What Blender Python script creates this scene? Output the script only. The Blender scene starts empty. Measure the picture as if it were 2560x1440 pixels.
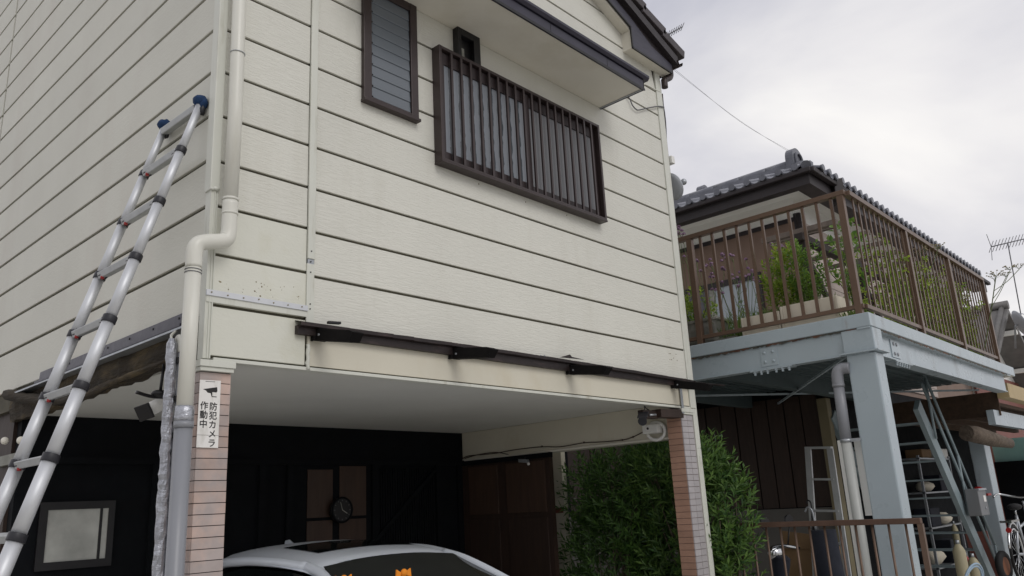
import bpy, math, random
from mathutils import Vector, Matrix

rnd = random.Random(7)
scene = bpy.context.scene
COL = scene.collection
rad = math.radians

# ------------------------------------------------------------------ camera
CAM = Vector((-1.677651, -3.337269, 1.6))
F = 2006.05
RIGHT = Vector((0.679271, -0.732162, -0.050304))
FWD = Vector((0.716133, 0.646292, 0.263553))
UP = Vector((-0.160452, -0.215049, 0.963332))
cd = bpy.data.cameras.new('camera')
cd.sensor_fit = 'HORIZONTAL'; cd.sensor_width = 36; cd.lens = F / 2560 * 36
cd.clip_start = 0.05; cd.clip_end = 4000
cam = bpy.data.objects.new('camera', cd); COL.objects.link(cam)
cam.matrix_world = Matrix(((RIGHT.x, UP.x, -FWD.x, CAM.x), (RIGHT.y, UP.y, -FWD.y, CAM.y),
                           (RIGHT.z, UP.z, -FWD.z, CAM.z), (0, 0, 0, 1)))
scene.camera = cam
scene.render.resolution_x = 1024; scene.render.resolution_y = 576

# ------------------------------------------------------------------ sky and sun
SUN_AZ, SUN_EL = 190.0, 40.0       # degrees: azimuth clockwise from +y, elevation
w = bpy.data.worlds.new('World'); scene.world = w; w.use_nodes = True
nt = w.node_tree; nt.nodes.clear(); N = nt.nodes.new; L = nt.links.new
out = N('ShaderNodeOutputWorld'); bg = N('ShaderNodeBackground'); bg.inputs[1].default_value = 0.114
sky = N('ShaderNodeTexSky'); sky.sky_type = 'NISHITA'; sky.sun_disc = False
sky.sun_elevation = rad(SUN_EL); sky.sun_rotation = rad(SUN_AZ); sky.air_density = 1.0; sky.dust_density = 2.0
tc = N('ShaderNodeTexCoord'); sep = N('ShaderNodeSeparateXYZ'); L(tc.outputs['Generated'], sep.inputs[0])
den = N('ShaderNodeMath'); den.operation = 'MAXIMUM'; den.inputs[1].default_value = 0.0; L(sep.outputs[2], den.inputs[0])
den2 = N('ShaderNodeMath'); den2.operation = 'ADD'; den2.inputs[1].default_value = 0.35; L(den.outputs[0], den2.inputs[0])
dv = N('ShaderNodeVectorMath'); dv.operation = 'DIVIDE'; L(tc.outputs['Generated'], dv.inputs[0])
cmb = N('ShaderNodeCombineXYZ')
for i in range(3): L(den2.outputs[0], cmb.inputs[i])
L(cmb.outputs[0], dv.inputs[1])
def wnoise(scale, detail, rough, dist):
    n = N('ShaderNodeTexNoise'); n.inputs['Scale'].default_value = scale; n.inputs['Detail'].default_value = detail
    n.inputs['Roughness'].default_value = rough; n.inputs['Distortion'].default_value = dist
    L(dv.outputs[0], n.inputs['Vector']); return n
def wramp(src, *stops):
    r = N('ShaderNodeValToRGB'); els = r.color_ramp.elements
    while len(els) < len(stops): els.new(0.5)
    for e, (p, c) in zip(els, stops): e.position = p; e.color = (*c, 1)
    L(src, r.inputs[0]); return r
n1 = wnoise(1.7, 7, 0.5, 0.5); n2 = wnoise(0.8, 3, 0.5, 0.4)
cl = wramp(n1.outputs['Fac'], (0.30, (.54, .55, .63)), (0.46, (.70, .70, .755)), (0.60, (.86, .85, .87)), (0.74, (1, .985, .97)))
mul = N('ShaderNodeMixRGB'); mul.blend_type = 'MULTIPLY'; mul.inputs[0].default_value = 1
mul.inputs[2].default_value = (9.1, 9.05, 9.0, 1); L(cl.outputs[0], mul.inputs[1])
msk = wramp(n2.outputs['Fac'], (0.25, (.82,) * 3), (0.42, (1,) * 3))
mix = N('ShaderNodeMixRGB'); L(msk.outputs[0], mix.inputs[0]); L(sky.outputs[0], mix.inputs[1]); L(mul.outputs[0], mix.inputs[2])
L(mix.outputs[0], bg.inputs[0]); L(bg.outputs[0], out.inputs[0])

sd = bpy.data.lights.new('sun', 'SUN'); sd.energy = .9; sd.angle = rad(28); sd.color = (1, .97, .93)
so = bpy.data.objects.new('sun', sd); COL.objects.link(so); so.location = (0, 0, 30)
dirv = Vector((math.sin(rad(SUN_AZ)) * math.cos(rad(SUN_EL)), math.cos(rad(SUN_AZ)) * math.cos(rad(SUN_EL)), math.sin(rad(SUN_EL))))
so.rotation_euler = dirv.to_track_quat('Z', 'Y').to_euler()
vs = scene.view_settings
vs.view_transform = 'Standard'; vs.look = 'None'; vs.exposure = -0.08; vs.gamma = 1.0; vs.use_curve_mapping = False

# ------------------------------------------------------------------ helpers
def V(*a): return Vector(a if a else (0, 0, 0))
def ray(px, py): return RIGHT * ((px - 1280) / F) + FWD - UP * ((py - 720) / F)
def H(px, py, x=None, y=None, z=None):
    """the point where the sight line through a photo pixel meets the plane x=, y= or z="""
    d = ray(px, py)
    t = (x - CAM.x) / d.x if x is not None else (y - CAM.y) / d.y if y is not None else (z - CAM.z) / d.z
    return CAM + d * t
def DP(px, py, dist): return CAM + ray(px, py) * dist

class MB:
    def __init__(s): s.v = []; s.f = []; s.s = []
    def add(s, vs_, fs, smooth=False):
        o = len(s.v); s.v += [tuple(v) for v in vs_]
        for f in fs: s.f.append(tuple(i + o for i in f)); s.s.append(smooth)
        return s
    def box(s, a, b):
        x0, y0, z0 = a; x1, y1, z1 = b
        if x0 > x1: x0, x1 = x1, x0
        if y0 > y1: y0, y1 = y1, y0
        if z0 > z1: z0, z1 = z1, z0
        return s.add([(x0, y0, z0), (x1, y0, z0), (x1, y1, z0), (x0, y1, z0), (x0, y0, z1), (x1, y0, z1), (x1, y1, z1), (x0, y1, z1)],
                     [(0, 3, 2, 1), (4, 5, 6, 7), (0, 1, 5, 4), (1, 2, 6, 5), (2, 3, 7, 6), (3, 0, 4, 7)])
    def prism(s, pts, off):
        pts = [Vector(p) for p in pts]; off = Vector(off); n = len(pts)
        nrm = Vector()
        for i in range(n): nrm += (pts[i] - pts[0]).cross(pts[(i + 1) % n] - pts[0])
        if nrm.dot(off) > 0: pts.reverse()
        return s.add(pts + [p + off for p in pts],
                     [tuple(range(n)), tuple(range(2 * n - 1, n - 1, -1))] + [(i, i + n, (i + 1) % n + n, (i + 1) % n) for i in range(n)])
    def tube(s, pts, r, n=10, smooth=True, caps=True, jit=0.0, sx=1.0):
        pts = [Vector(p) for p in pts]; m = len(pts)
        rs = r if isinstance(r, (list, tuple)) else [r] * m
        vs_ = []; fs = []; up = None
        for i, p in enumerate(pts):
            t = (pts[min(i + 1, m - 1)] - pts[max(i - 1, 0)])
            if t.length < 1e-9: t = V(0, 0, 1)
            t.normalize()
            if up is None: up = t.orthogonal().normalized()
            a = (up - t * up.dot(t))
            a = a.normalized() if a.length > 1e-6 else t.orthogonal().normalized()
            up = a; b = t.cross(a)
            for k in range(n):
                an = 2 * math.pi * k / n; q = rs[i] * (1 + (rnd.random() - .5) * jit)
                vs_.append(p + (a * math.cos(an) * sx + b * math.sin(an)) * q)
        for i in range(m - 1):
            for k in range(n):
                fs.append((i * n + k, i * n + (k + 1) % n, (i + 1) * n + (k + 1) % n, (i + 1) * n + k))
        s.add(vs_, fs, smooth)
        if caps:
            o = len(s.v) - len(vs_)
            s.f.append(tuple(o + k for k in range(n - 1, -1, -1))); s.s.append(False)
            s.f.append(tuple(o + (m - 1) * n + k for k in range(n))); s.s.append(False)
        return s
    def bar(s, p, q, w_, h_, up=(0, 0, 1)):
        p = Vector(p); q = Vector(q); t = (q - p).normalized(); u = Vector(up)
        sdv = t.cross(u)
        sdv = sdv.normalized() if sdv.length > 1e-6 else t.orthogonal().normalized()
        u = sdv.cross(t); a = sdv * w_ / 2; b = u * h_ / 2
        return s.add([p - a - b, p + a - b, p + a + b, p - a + b, q - a - b, q + a - b, q + a + b, q - a + b],
                     [(0, 1, 2, 3), (7, 6, 5, 4), (0, 4, 5, 1), (1, 5, 6, 2), (2, 6, 7, 3), (3, 7, 4, 0)])
    def ball(s, c, r, nu=8, nv=5, sc=(1, 1, 1), jit=0.0):
        c = Vector(c); vs_ = [c + V(0, 0, r * sc[2])]; fs = []
        for j in range(1, nv):
            th = math.pi * j / nv
            for i in range(nu):
                ph = 2 * math.pi * i / nu; q = r * (1 + (rnd.random() - .5) * jit)
                vs_.append(c + V(math.sin(th) * math.cos(ph) * q * sc[0], math.sin(th) * math.sin(ph) * q * sc[1], math.cos(th) * q * sc[2]))
        vs_.append(c - V(0, 0, r * sc[2])); e = len(vs_) - 1
        for i in range(nu): fs.append((0, 1 + i, 1 + (i + 1) % nu)); fs.append((e, 1 + (nv - 2) * nu + (i + 1) % nu, 1 + (nv - 2) * nu + i))
        for j in range(nv - 2):
            for i in range(nu):
                a = 1 + j * nu + i; b = 1 + j * nu + (i + 1) % nu
                fs.append((a, a + nu, b + nu, b))
        return s.add(vs_, fs, True)
    def disc(s, c, ax, r, th, n=20):
        c = Vector(c); ax = Vector(ax).normalized()
        return s.tube([c - ax * th / 2, c + ax * th / 2], r, n, smooth=True)
    def ring(s, c, ax, R_, r, n=24, m=6):
        c = Vector(c); ax = Vector(ax).normalized(); a = ax.orthogonal().normalized(); b = ax.cross(a)
        pts = [c + (a * math.cos(2 * math.pi * i / n) + b * math.sin(2 * math.pi * i / n)) * R_ for i in range(n + 1)]
        return s.tube(pts, r, m, caps=False)
    def mesh(s, name):
        me = bpy.data.meshes.new(name); me.from_pydata(s.v, [], s.f)
        me.polygons.foreach_set('use_smooth', s.s); me.update(); return me
    def build(s, name, m, parent=None, bevel=0):
        return obj(name, s.mesh(name), m, parent, bevel)

def root_loc(p): return Matrix.Translation(-p.location) if p.type == 'EMPTY' else Matrix()
def obj(name, me, m, parent=None, bevel=0, loc=None, rot=None):
    o = bpy.data.objects.new(name, me); COL.objects.link(o)
    if m is not None and len(me.materials) == 0: me.materials.append(m)
    if parent is not None: o.parent = parent; o.matrix_parent_inverse = root_loc(parent)
    if loc is not None: o.location = loc
    if rot is not None: o.rotation_euler = rot
    if bevel:
        b = o.modifiers.new('bevel', 'BEVEL'); b.width = bevel; b.segments = 2; b.limit_method = 'ANGLE'; b.angle_limit = rad(50)
    return o
def tag(o, label, cat, group=None):
    o['label'] = label; o['category'] = cat
    if group: o['group'] = group
    return o
def thing(name, label, cat, loc=(0, 0, 0), group=None):
    o = bpy.data.objects.new(name, None); COL.objects.link(o); o.location = loc; o.empty_display_size = .1
    return tag(o, label, cat, group)
def struct(name, mb, m):
    o = mb.build(name, m); o['kind'] = 'structure'; return o
def curve(pts, n=8):
    """Catmull-Rom through the points"""
    P = [Vector(p) for p in pts]; P = [P[0] * 2 - P[1]] + P + [P[-1] * 2 - P[-2]]; r = []
    for i in range(1, len(P) - 2):
        for k in range(n):
            t = k / n; a, b, c, d = P[i - 1:i + 3]
            r.append(.5 * (2 * b + (c - a) * t + (2 * a - 5 * b + 4 * c - d) * t * t + (3 * b - a - 3 * c + d) * t ** 3))
    return r + [P[-2]]

# ------------------------------------------------------------------ materials
def srgb(r, g, b):
    f = lambda c: (c / 255 / 12.92) if c <= 10 else ((c / 255 + .055) / 1.055) ** 2.4
    return (f(r), f(g), f(b), 1)
def mat(name, col, rough=.6, metal=0, var=.08, vscale=3.0, stretch=(1, 1, 1), bump=0, bscale=40, bstretch=(1, 1, 1), bdist=.002,
        col2=None, mixlo=.45, mixhi=.62, mscale=2.0, mstretch=(1, 1, 1), rvar=.12, spec=.5, perobj=0.0, island=False, coat=0):
    m = bpy.data.materials.new(name); m.use_nodes = True; t = m.node_tree; n = t.nodes; l = t.links
    b = n['Principled BSDF']; b.inputs['Roughness'].default_value = rough; b.inputs['Metallic'].default_value = metal
    b.inputs['Specular IOR Level'].default_value = spec; b.inputs['Coat Weight'].default_value = coat
    geo = n.new('ShaderNodeNewGeometry')
    def noise(scale, st, detail=5, ro=.55):
        mp = n.new('ShaderNodeMapping'); mp.inputs['Scale'].default_value = st; l.new(geo.outputs['Position'], mp.inputs[0])
        x = n.new('ShaderNodeTexNoise'); x.inputs['Scale'].default_value = scale; x.inputs['Detail'].default_value = detail
        x.inputs['Roughness'].default_value = ro; l.new(mp.outputs[0], x.inputs['Vector']); return x.outputs['Fac']
    c = n.new('ShaderNodeRGB'); c.outputs[0].default_value = col if len(col) == 4 else (*col, 1); cur = c.outputs[0]
    if col2 is not None:
        r = n.new('ShaderNodeMapRange'); r.inputs[1].default_value = mixlo; r.inputs[2].default_value = mixhi
        l.new(noise(mscale, mstretch, 6, .6), r.inputs[0])
        x = n.new('ShaderNodeMixRGB'); l.new(r.outputs[0], x.inputs[0]); l.new(cur, x.inputs[1]); x.inputs[2].default_value = col2 if len(col2) == 4 else (*col2, 1); cur = x.outputs[0]
    fac = None
    if var:
        r = n.new('ShaderNodeMapRange'); r.inputs[1].default_value = .25; r.inputs[2].default_value = .75
        r.inputs[3].default_value = 1 - var; r.inputs[4].default_value = 1 + var; l.new(noise(vscale, stretch), r.inputs[0]); fac = r.outputs[0]
    if perobj or island:
        r = n.new('ShaderNodeMapRange'); r.inputs[3].default_value = 1 - (perobj or .25); r.inputs[4].default_value = 1 + (perobj or .25)
        if island: l.new(geo.outputs['Random Per Island'], r.inputs[0])
        else: oi = n.new('ShaderNodeObjectInfo'); l.new(oi.outputs['Random'], r.inputs[0])
        if fac is None: fac = r.outputs[0]
        else:
            q = n.new('ShaderNodeMath'); q.operation = 'MULTIPLY'; l.new(fac, q.inputs[0]); l.new(r.outputs[0], q.inputs[1]); fac = q.outputs[0]
    if fac is not None:
        x = n.new('ShaderNodeVectorMath'); x.operation = 'SCALE'; l.new(cur, x.inputs[0]); l.new(fac, x.inputs['Scale']); cur = x.outputs[0]
    l.new(cur, b.inputs['Base Color'])
    if rvar:
        r = n.new('ShaderNodeMapRange'); r.inputs[3].default_value = max(0, rough - rvar); r.inputs[4].default_value = min(1, rough + rvar)
        l.new(noise(vscale * 2.3 + 1, stretch), r.inputs[0]); l.new(r.outputs[0], b.inputs['Roughness'])
    if bump:
        bp = n.new('ShaderNodeBump'); bp.inputs['Strength'].default_value = bump; bp.inputs['Distance'].default_value = bdist
        l.new(noise(bscale, bstretch, 4, .6), bp.inputs['Height']); l.new(bp.outputs[0], b.inputs['Normal'])
    return m
def leafmat(name, col, col2, trans=.35, rough=.5):
    m = bpy.data.materials.new(name); m.use_nodes = True; t = m.node_tree; n = t.nodes; l = t.links
    b = n['Principled BSDF']; b.inputs['Roughness'].default_value = rough; geo = n.new('ShaderNodeNewGeometry')
    x = n.new('ShaderNodeMixRGB'); l.new(geo.outputs['Random Per Island'], x.inputs[0]); x.inputs[1].default_value = (*col, 1); x.inputs[2].default_value = (*col2, 1)
    l.new(x.outputs[0], b.inputs['Base Color'])
    tr = n.new('ShaderNodeBsdfTranslucent'); l.new(x.outputs[0], tr.inputs[0])
    ms = n.new('ShaderNodeMixShader'); ms.inputs[0].default_value = trans
    l.new(b.outputs[0], ms.inputs[1]); l.new(tr.outputs[0], ms.inputs[2]); l.new(ms.outputs[0], n['Material Output'].inputs[0])
    return m
def glassmat(name, col, rough=.08, spec=.5, alpha=None):
    m = bpy.data.materials.new(name); m.use_nodes = True; b = m.node_tree.nodes['Principled BSDF']
    b.inputs['Base Color'].default_value = col; b.inputs['Roughness'].default_value = rough; b.inputs['Specular IOR Level'].default_value = spec
    if alpha: b.inputs['Transmission Weight'].default_value = alpha; b.inputs['IOR'].default_value = 1.3
    return m

CREAM = srgb(212, 211, 201)
M = {}
def siding(name, col, bump, dash, st):
    """embossed wood-grain siding: short horizontal dashes pressed into a painted board"""
    m = mat(name, col, .55, var=.05, vscale=1.2, rvar=.08, perobj=.03)
    t = m.node_tree; n = t.nodes; l = t.links; geo = n['Geometry'] if 'Geometry' in n else [x for x in n if x.type == 'NEW_GEOMETRY'][0]
    b = n['Principled BSDF']
    mp = n.new('ShaderNodeMapping'); mp.inputs['Scale'].default_value = st; l.new(geo.outputs['Position'], mp.inputs[0])
    a = n.new('ShaderNodeTexNoise'); a.inputs['Scale'].default_value = 1; a.inputs['Detail'].default_value = 3; a.inputs['Distortion'].default_value = .9
    l.new(mp.outputs[0], a.inputs['Vector'])
    r = n.new('ShaderNodeMapRange'); r.inputs[1].default_value = .40; r.inputs[2].default_value = .60; l.new(a.outputs['Fac'], r.inputs[0])
    f = n.new('ShaderNodeTexNoise'); f.inputs['Scale'].default_value = 160; f.inputs['Detail'].default_value = 2; l.new(geo.outputs['Position'], f.inputs['Vector'])
    ad = n.new('ShaderNodeMath'); ad.operation = 'MULTIPLY_ADD'; l.new(f.outputs['Fac'], ad.inputs[0]); ad.inputs[1].default_value = .25; l.new(r.outputs[0], ad.inputs[2])
    bp = n.new('ShaderNodeBump'); bp.inputs['Strength'].default_value = bump; bp.inputs['Distance'].default_value = dash
    l.new(ad.outputs[0], bp.inputs['Height']); l.new(bp.outputs[0], b.inputs['Normal'])
    # weather streaks running down the face
    return m
def streaks(m, col, lo, hi, sc, amount=.5):
    t = m.node_tree; n = t.nodes; l = t.links; b = n['Principled BSDF']
    geo = [x for x in n if x.type == 'NEW_GEOMETRY'][0]; src = b.inputs['Base Color'].links[0].from_socket
    mp = n.new('ShaderNodeMapping'); mp.inputs['Scale'].default_value = sc; l.new(geo.outputs['Position'], mp.inputs[0])
    a = n.new('ShaderNodeTexNoise'); a.inputs['Scale'].default_value = 1; a.inputs['Detail'].default_value = 6; a.inputs['Roughness'].default_value = .6; l.new(mp.outputs[0], a.inputs['Vector'])
    r = n.new('ShaderNodeMapRange'); r.inputs[1].default_value = lo; r.inputs[2].default_value = hi; r.inputs[4].default_value = amount; l.new(a.outputs['Fac'], r.inputs[0])
    x = n.new('ShaderNodeMixRGB'); l.new(r.outputs[0], x.inputs[0]); l.new(src, x.inputs[1]); x.inputs[2].default_value = col; l.new(x.outputs[0], b.inputs['Base Color'])
    return m
M['side'] = streaks(siding('grained siding', CREAM, .38, .0028, (13, 13, 105)), srgb(184, 180, 164), .54, .8, (5, 5, .8), .3)
M['side_s'] = streaks(siding('plain siding', srgb(212, 212, 200), .16, .002, (30, 30, 60)), srgb(182, 177, 140), .52, .76, (3, 3, 2.2), .4)
M['side_l'] = streaks(siding('weathered siding', srgb(204, 203, 192), .2, .002, (26, 26, 70)), srgb(184, 174, 164), .52, .8, (2.4, 2.4, .5), .35)
M['joint'] = mat('siding joint', srgb(80, 76, 62), .8, var=.35, vscale=9, bump=.3)
M['trim'] = streaks(mat('cream trim', srgb(207, 208, 198), .45, var=.04), srgb(150, 144, 120), .56, .74, (14, 14, 2), .5)
M['cream'] = streaks(mat('cream render', srgb(208, 203, 186), .6, var=.05, vscale=2, bump=.08, bscale=90), srgb(178, 160, 120), .55, .78, (3, 3, 1.5), .3)
M['ceil'] = mat('carport ceiling paint', srgb(214, 214, 208), .7, var=.06, vscale=1.5)
M['soffit'] = mat('hood soffit paint', srgb(218, 214, 202), .6, var=.05, vscale=1.6, bump=.05, bscale=60, col2=srgb(198, 192, 174), mixlo=.5, mixhi=.8, mscale=1.5)
M['bronze'] = mat('bronze aluminium', srgb(58, 48, 47), .38, .25, var=.1, vscale=6)
M['dark'] = mat('dark hood metal', srgb(52, 50, 62), .38, .3, var=.18, vscale=4, stretch=(1, 4, 4), bump=.05)
M['black'] = mat('black painted metal', srgb(20, 19, 21), .45, .1, var=.25, vscale=6)
M['rustbrown'] = mat('dark brown flashing', srgb(36, 27, 26), .5, .2, var=.3, vscale=8, col2=srgb(66, 52, 50), mixlo=.52, mixhi=.72, mscale=7, mstretch=(1, 5, 5), bump=.25, bscale=30)
M['matte'] = mat('matte black steel', srgb(20, 18, 18), .85, 0, var=.2, vscale=9, spec=.15)
M['charwall'] = mat('black stained boards', srgb(10, 13, 17), .8, spec=.2, var=.3, vscale=4, bump=.3, bscale=20, bstretch=(4, 4, .4))
M['wood_d'] = mat('dark brown wood', srgb(48, 33, 25), .6, var=.3, vscale=5, stretch=(6, 6, .6), bump=.25, bscale=14, bstretch=(6, 6, .5))
M['amber'] = mat('amber wood panel', srgb(62, 44, 33), .6, var=.25, vscale=4, stretch=(5, 5, .6))
M['rot'] = mat('rotten timber', srgb(52, 44, 32), .9, var=.5, vscale=7, stretch=(3, .5, 3), bump=.9, bscale=16, bstretch=(3, .6, 3), bdist=.02, col2=srgb(98, 84, 58), mixlo=.5, mixhi=.7, mscale=5, mstretch=(2, .5, 2))
M['tile_l'] = mat('pink clay tile', srgb(186, 163, 152), .5, var=.1, vscale=14, perobj=.15, col2=srgb(166, 155, 151), mixlo=.4, mixhi=.6, mscale=6, bump=.15, bscale=50)
M['tile_b'] = mat('brown clay tile', srgb(168, 132, 112), .5, var=.1, vscale=12, perobj=.10, bump=.12, bscale=50)
M['tile_g'] = mat('lilac glazed tile', srgb(170, 165, 166), .4, var=.08, vscale=12, perobj=.07, bump=.1, bscale=50)
M['grout'] = mat('dark grout', srgb(58, 52, 50), .9, var=.2, vscale=20)
M['pvc'] = streaks(mat('cream pvc', srgb(212, 211, 201), .35, var=.03), srgb(170, 166, 148), .55, .8, (9, 9, 1.5), .35)
M['pvcgrey'] = mat('grey pvc', srgb(132, 134, 139), .35, var=.06)
M['tape'] = mat('silver tape', srgb(176, 178, 184), .32, .75, var=.14, vscale=22, bump=.9, bscale=26, bstretch=(1, 1, 1.8), bdist=.008)
M['alu'] = mat('aluminium', srgb(206, 208, 211), .5, .55, var=.07, vscale=10, stretch=(1, 1, .2))
M['alu_r'] = mat('aluminium rung', srgb(176, 178, 178), .5, .5, var=.1, vscale=12)
M['plastic'] = mat('black plastic', srgb(30, 30, 36), .45, var=.1)
M['red'] = mat('red plastic', srgb(150, 24, 22), .4, var=.1)
M['blue'] = mat('blue cloth', srgb(18, 50, 88), .85, var=.25, vscale=30, bump=.8, bscale=60, bdist=.01)
M['white'] = mat('white plastic', srgb(226, 225, 220), .45, var=.05)
M['signw'] = streaks(mat('sign plate', srgb(232, 230, 226), .35, var=.03), srgb(160, 156, 140), .52, .7, (30, 30, 8), .35)
M['ink'] = mat('printed black', srgb(24, 22, 22), .5, var=.1)
M['galv'] = mat('galvanised steel', srgb(168, 172, 176), .42, .7, var=.16, vscale=18)
M['pane_l'] = glassmat('louver glass', srgb(70, 82, 90), .16)
M['screen'] = mat('insect screen', srgb(122, 123, 126), .7, var=.05)
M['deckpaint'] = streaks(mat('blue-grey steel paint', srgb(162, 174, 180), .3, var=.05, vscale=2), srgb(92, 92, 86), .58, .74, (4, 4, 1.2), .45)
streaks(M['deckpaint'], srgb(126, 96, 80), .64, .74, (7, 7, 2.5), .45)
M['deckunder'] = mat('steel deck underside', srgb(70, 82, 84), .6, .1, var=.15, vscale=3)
M['railbrown'] = mat('brown anodised rail', srgb(104, 84, 70), .38, .35, var=.08, vscale=5)
M['kawara'] = mat('silver-grey clay tile', srgb(104, 106, 114), .3, .15, var=.2, vscale=6, perobj=.12, bump=.1)
M['roofdark'] = mat('dark slate tile', srgb(62, 56, 58), .55, var=.25, vscale=8, perobj=.12, bump=.3, bscale=40)
M['eavedark'] = mat('dark eave boards', srgb(46, 40, 42), .55, var=.25, vscale=4, bump=.1)
M['plaster'] = mat('white plaster', srgb(238, 238, 234), .75, var=.04, vscale=1.5)
M['brownwall'] = mat('brown wall panel', srgb(126, 104, 90), .6, var=.06, vscale=2)
M['paleboard'] = mat('pale weatherboard', srgb(186, 174, 166), .7, var=.12, vscale=3, stretch=(.6, .6, 6), perobj=.06)
M['oldwood'] = mat('old timber', srgb(104, 94, 86), .8, var=.25, vscale=5, stretch=(4, 4, .6), bump=.3)
M['darkwood'] = mat('creosoted timber', srgb(42, 34, 30), .75, var=.3, vscale=5, stretch=(4, 4, .6), bump=.25)
M['foam'] = mat('weathered foam box', srgb(216, 208, 190), .8, var=.08, vscale=6, bump=.3, bscale=120)
M['pot'] = mat('grey planter', srgb(132, 132, 124), .7, var=.18, vscale=7, col2=srgb(168, 166, 158), mixlo=.5, mixhi=.66, mscale=9)
M['stem'] = mat('green stem', (.10, .13, .045), .7, var=.2)
M['bark'] = mat('grey bark', (.13, .10, .075), .85, var=.4, vscale=12, bump=1, bscale=25, bdist=.02)
M['leafs'] = leafmat('lit shrub leaf', (.036, .098, .024), (.155, .265, .055), .34)  # paler leaf copy: daylight on the outer shrub is put into its colour
M['leaf'] = leafmat('shrub leaf', (.035, .085, .022), (.10, .20, .035), .3)  # darker leaf copy: shade behind the garage beam is put into its colour
M['leafy'] = leafmat('yellow-green leaf', (.14, .26, .03), (.38, .46, .06), .4)
M['leafg'] = leafmat('fresh green leaf', (.09, .20, .035), (.24, .38, .07), .4)
M['grass'] = leafmat('grass blade', (.09, .17, .03), (.20, .28, .06), .35)
M['purple'] = leafmat('purple floret', (.17, .08, .17), (.42, .27, .40), .25)
M['seed'] = mat('dry seed head', (.25, .21, .12), .8, var=.2)
M['carpaint'] = mat('silver car paint', srgb(206, 212, 220), .4, .12, var=.0, rvar=.03, coat=.3)
M['carglass'] = glassmat('car glass', srgb(14, 18, 18), .04, .6)
M['rubber'] = mat('tyre rubber', srgb(24, 24, 25), .8, var=.15)
M['chrome'] = mat('chrome', srgb(210, 212, 214), .15, 1, var=.05)
M['orange'] = mat('orange felt', srgb(236, 142, 28), .75, var=.08)
M['card'] = mat('cardboard', srgb(128, 102, 72), .8, var=.1, vscale=5)
M['navy'] = mat('navy fabric', srgb(24, 28, 40), .85, var=.2, vscale=10, bump=.4)
M['deckbounce'] = mat('pale deck bounce layer', srgb(214, 211, 203), .85, var=.1, vscale=2)  # unseen surface made pale to bounce light onto the neighbour wall
M['concrete'] = mat('concrete', srgb(206, 203, 195), .85, var=.14, vscale=2.5, bump=.3, bscale=30, col2=srgb(180, 177, 169), mixlo=.45, mixhi=.7, mscale=1.2)
M['asphalt'] = mat('worn concrete paving', srgb(150, 147, 140), .9, var=.2, vscale=6, bump=.5, bscale=120)
M['soil'] = mat('soil', srgb(72, 58, 44), .95, var=.3, vscale=8, bump=.6)
M['teal'] = mat('pale teal sheet', srgb(150, 196, 190), .6, var=.1)
M['hose'] = mat('pale blue hose', srgb(150, 172, 190), .5, var=.1)
M['leanwood'] = mat('smoked timber', srgb(80, 62, 48), .8, var=.3, vscale=5, stretch=(.6, 4, 4), bump=.3)
M['canister'] = mat('cream canister', srgb(158, 150, 122), .5, var=.08)
M['rust'] = mat('rusty wheel', srgb(112, 70, 46), .7, var=.25, vscale=12)
M['wire'] = mat('grey cable', srgb(92, 92, 96), .6, var=.1)
M['cablebrown'] = mat('brown cable', srgb(60, 44, 36), .6, var=.1)
M['redbrown'] = mat('red brown cladding', srgb(122, 72, 62), .6, var=.08)
M['farroof'] = mat('far roof tile', srgb(108, 106, 104), .6, var=.25, vscale=5)

# ------------------------------------------------------------------ ground
g = struct('ground', MB().add([(-600, -600, 0), (600, -600, 0), (600, 900, 0), (-600, 900, 0)], [(0, 1, 2, 3)]), M['asphalt'])
struct('driveway', MB().box((-3.5, -6.5, -.1), (4.5, 2.5, .006)), M['concrete'])
struct('neighbour_yard', MB().box((4.75, -7.0, -.1), (17, 6.5, .010)), M['concrete'])

# =================================================================== HOUSE
XL, XR = -.026, 4.165
PIT, G0 = .23634, 2.77405
SL = .373                                   # roof pitch
def roofz(x): return 5.32 + (XR - x) * SL
house = thing('house', 'two-storey house with cream horizontal siding above an open garage', 'house', (2.07, 3, 0))
YB = 6.9
MB().box((XL + .014, .0135, 2.31), (XR - .004, .046, 2.38)).build('lintel', M['joint'], house)
MB().prism([(XL + .014, .013, 2.38), (XR - .004, .013, 2.38), (XR - .004, .013, roofz(XR)), (XL + .014, .013, roofz(XL))], (0, YB, 0)).build('wall', M['joint'], house)
GAP = .0075
def front_board(x0, x1, z0, z1, m):
    xa = min(x1, XR + (5.32 - z0) / SL); xb = min(x1, XR + (5.32 - z1) / SL)
    if xa < x0 + .05: return
    xb = max(xb, x0 + .01)
    b = MB().prism([(x0, 0, z0), (xa, 0, z0), (xb, 0, z1), (x0, 0, z1)], (0, .016, 0)).build('siding_board', m, house, .003)
front_z = [G0 + PIT * k for k in range(0, 17)]
for k in range(16):
    front_board(.534, 4.082, front_z[k] + GAP, front_z[k + 1] - GAP, M['side'])
front_board(.534, 4.082, 2.505, G0 - GAP, M['side'])
MB().box((.505, .002, 2.316), (4.082, .014, 2.503)).build('siding_board', M['cream'], house, .002)
lz = [2.310, 2.548, 2.787, 3.0225] + [G0 + PIT * k for k in range(2, 14)]
for k in range(len(lz) - 1):
    front_board(.004, .490, lz[k] + GAP, lz[k + 1] - GAP, M['side_s'] if k < 3 else M['side'])
for k in range(-1, 18):
    z0 = G0 + .016 + PIT * k
    if k == -1: z0 = 2.497 - GAP + .0
    z1 = G0 + .016 + PIT * (k + 1)
    if k == -1: z0 = 2.50 + .0
    for y0, y1 in ((.045, 3.66), (3.70, 6.85)):
        if k == -1: a = 2.556 + GAP
        MB().box((XL, y0, z0 + GAP + .002), (XL + .017, y1, z1 - GAP - .002)).build('siding_board', M['side_l'], house, .003)
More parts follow.
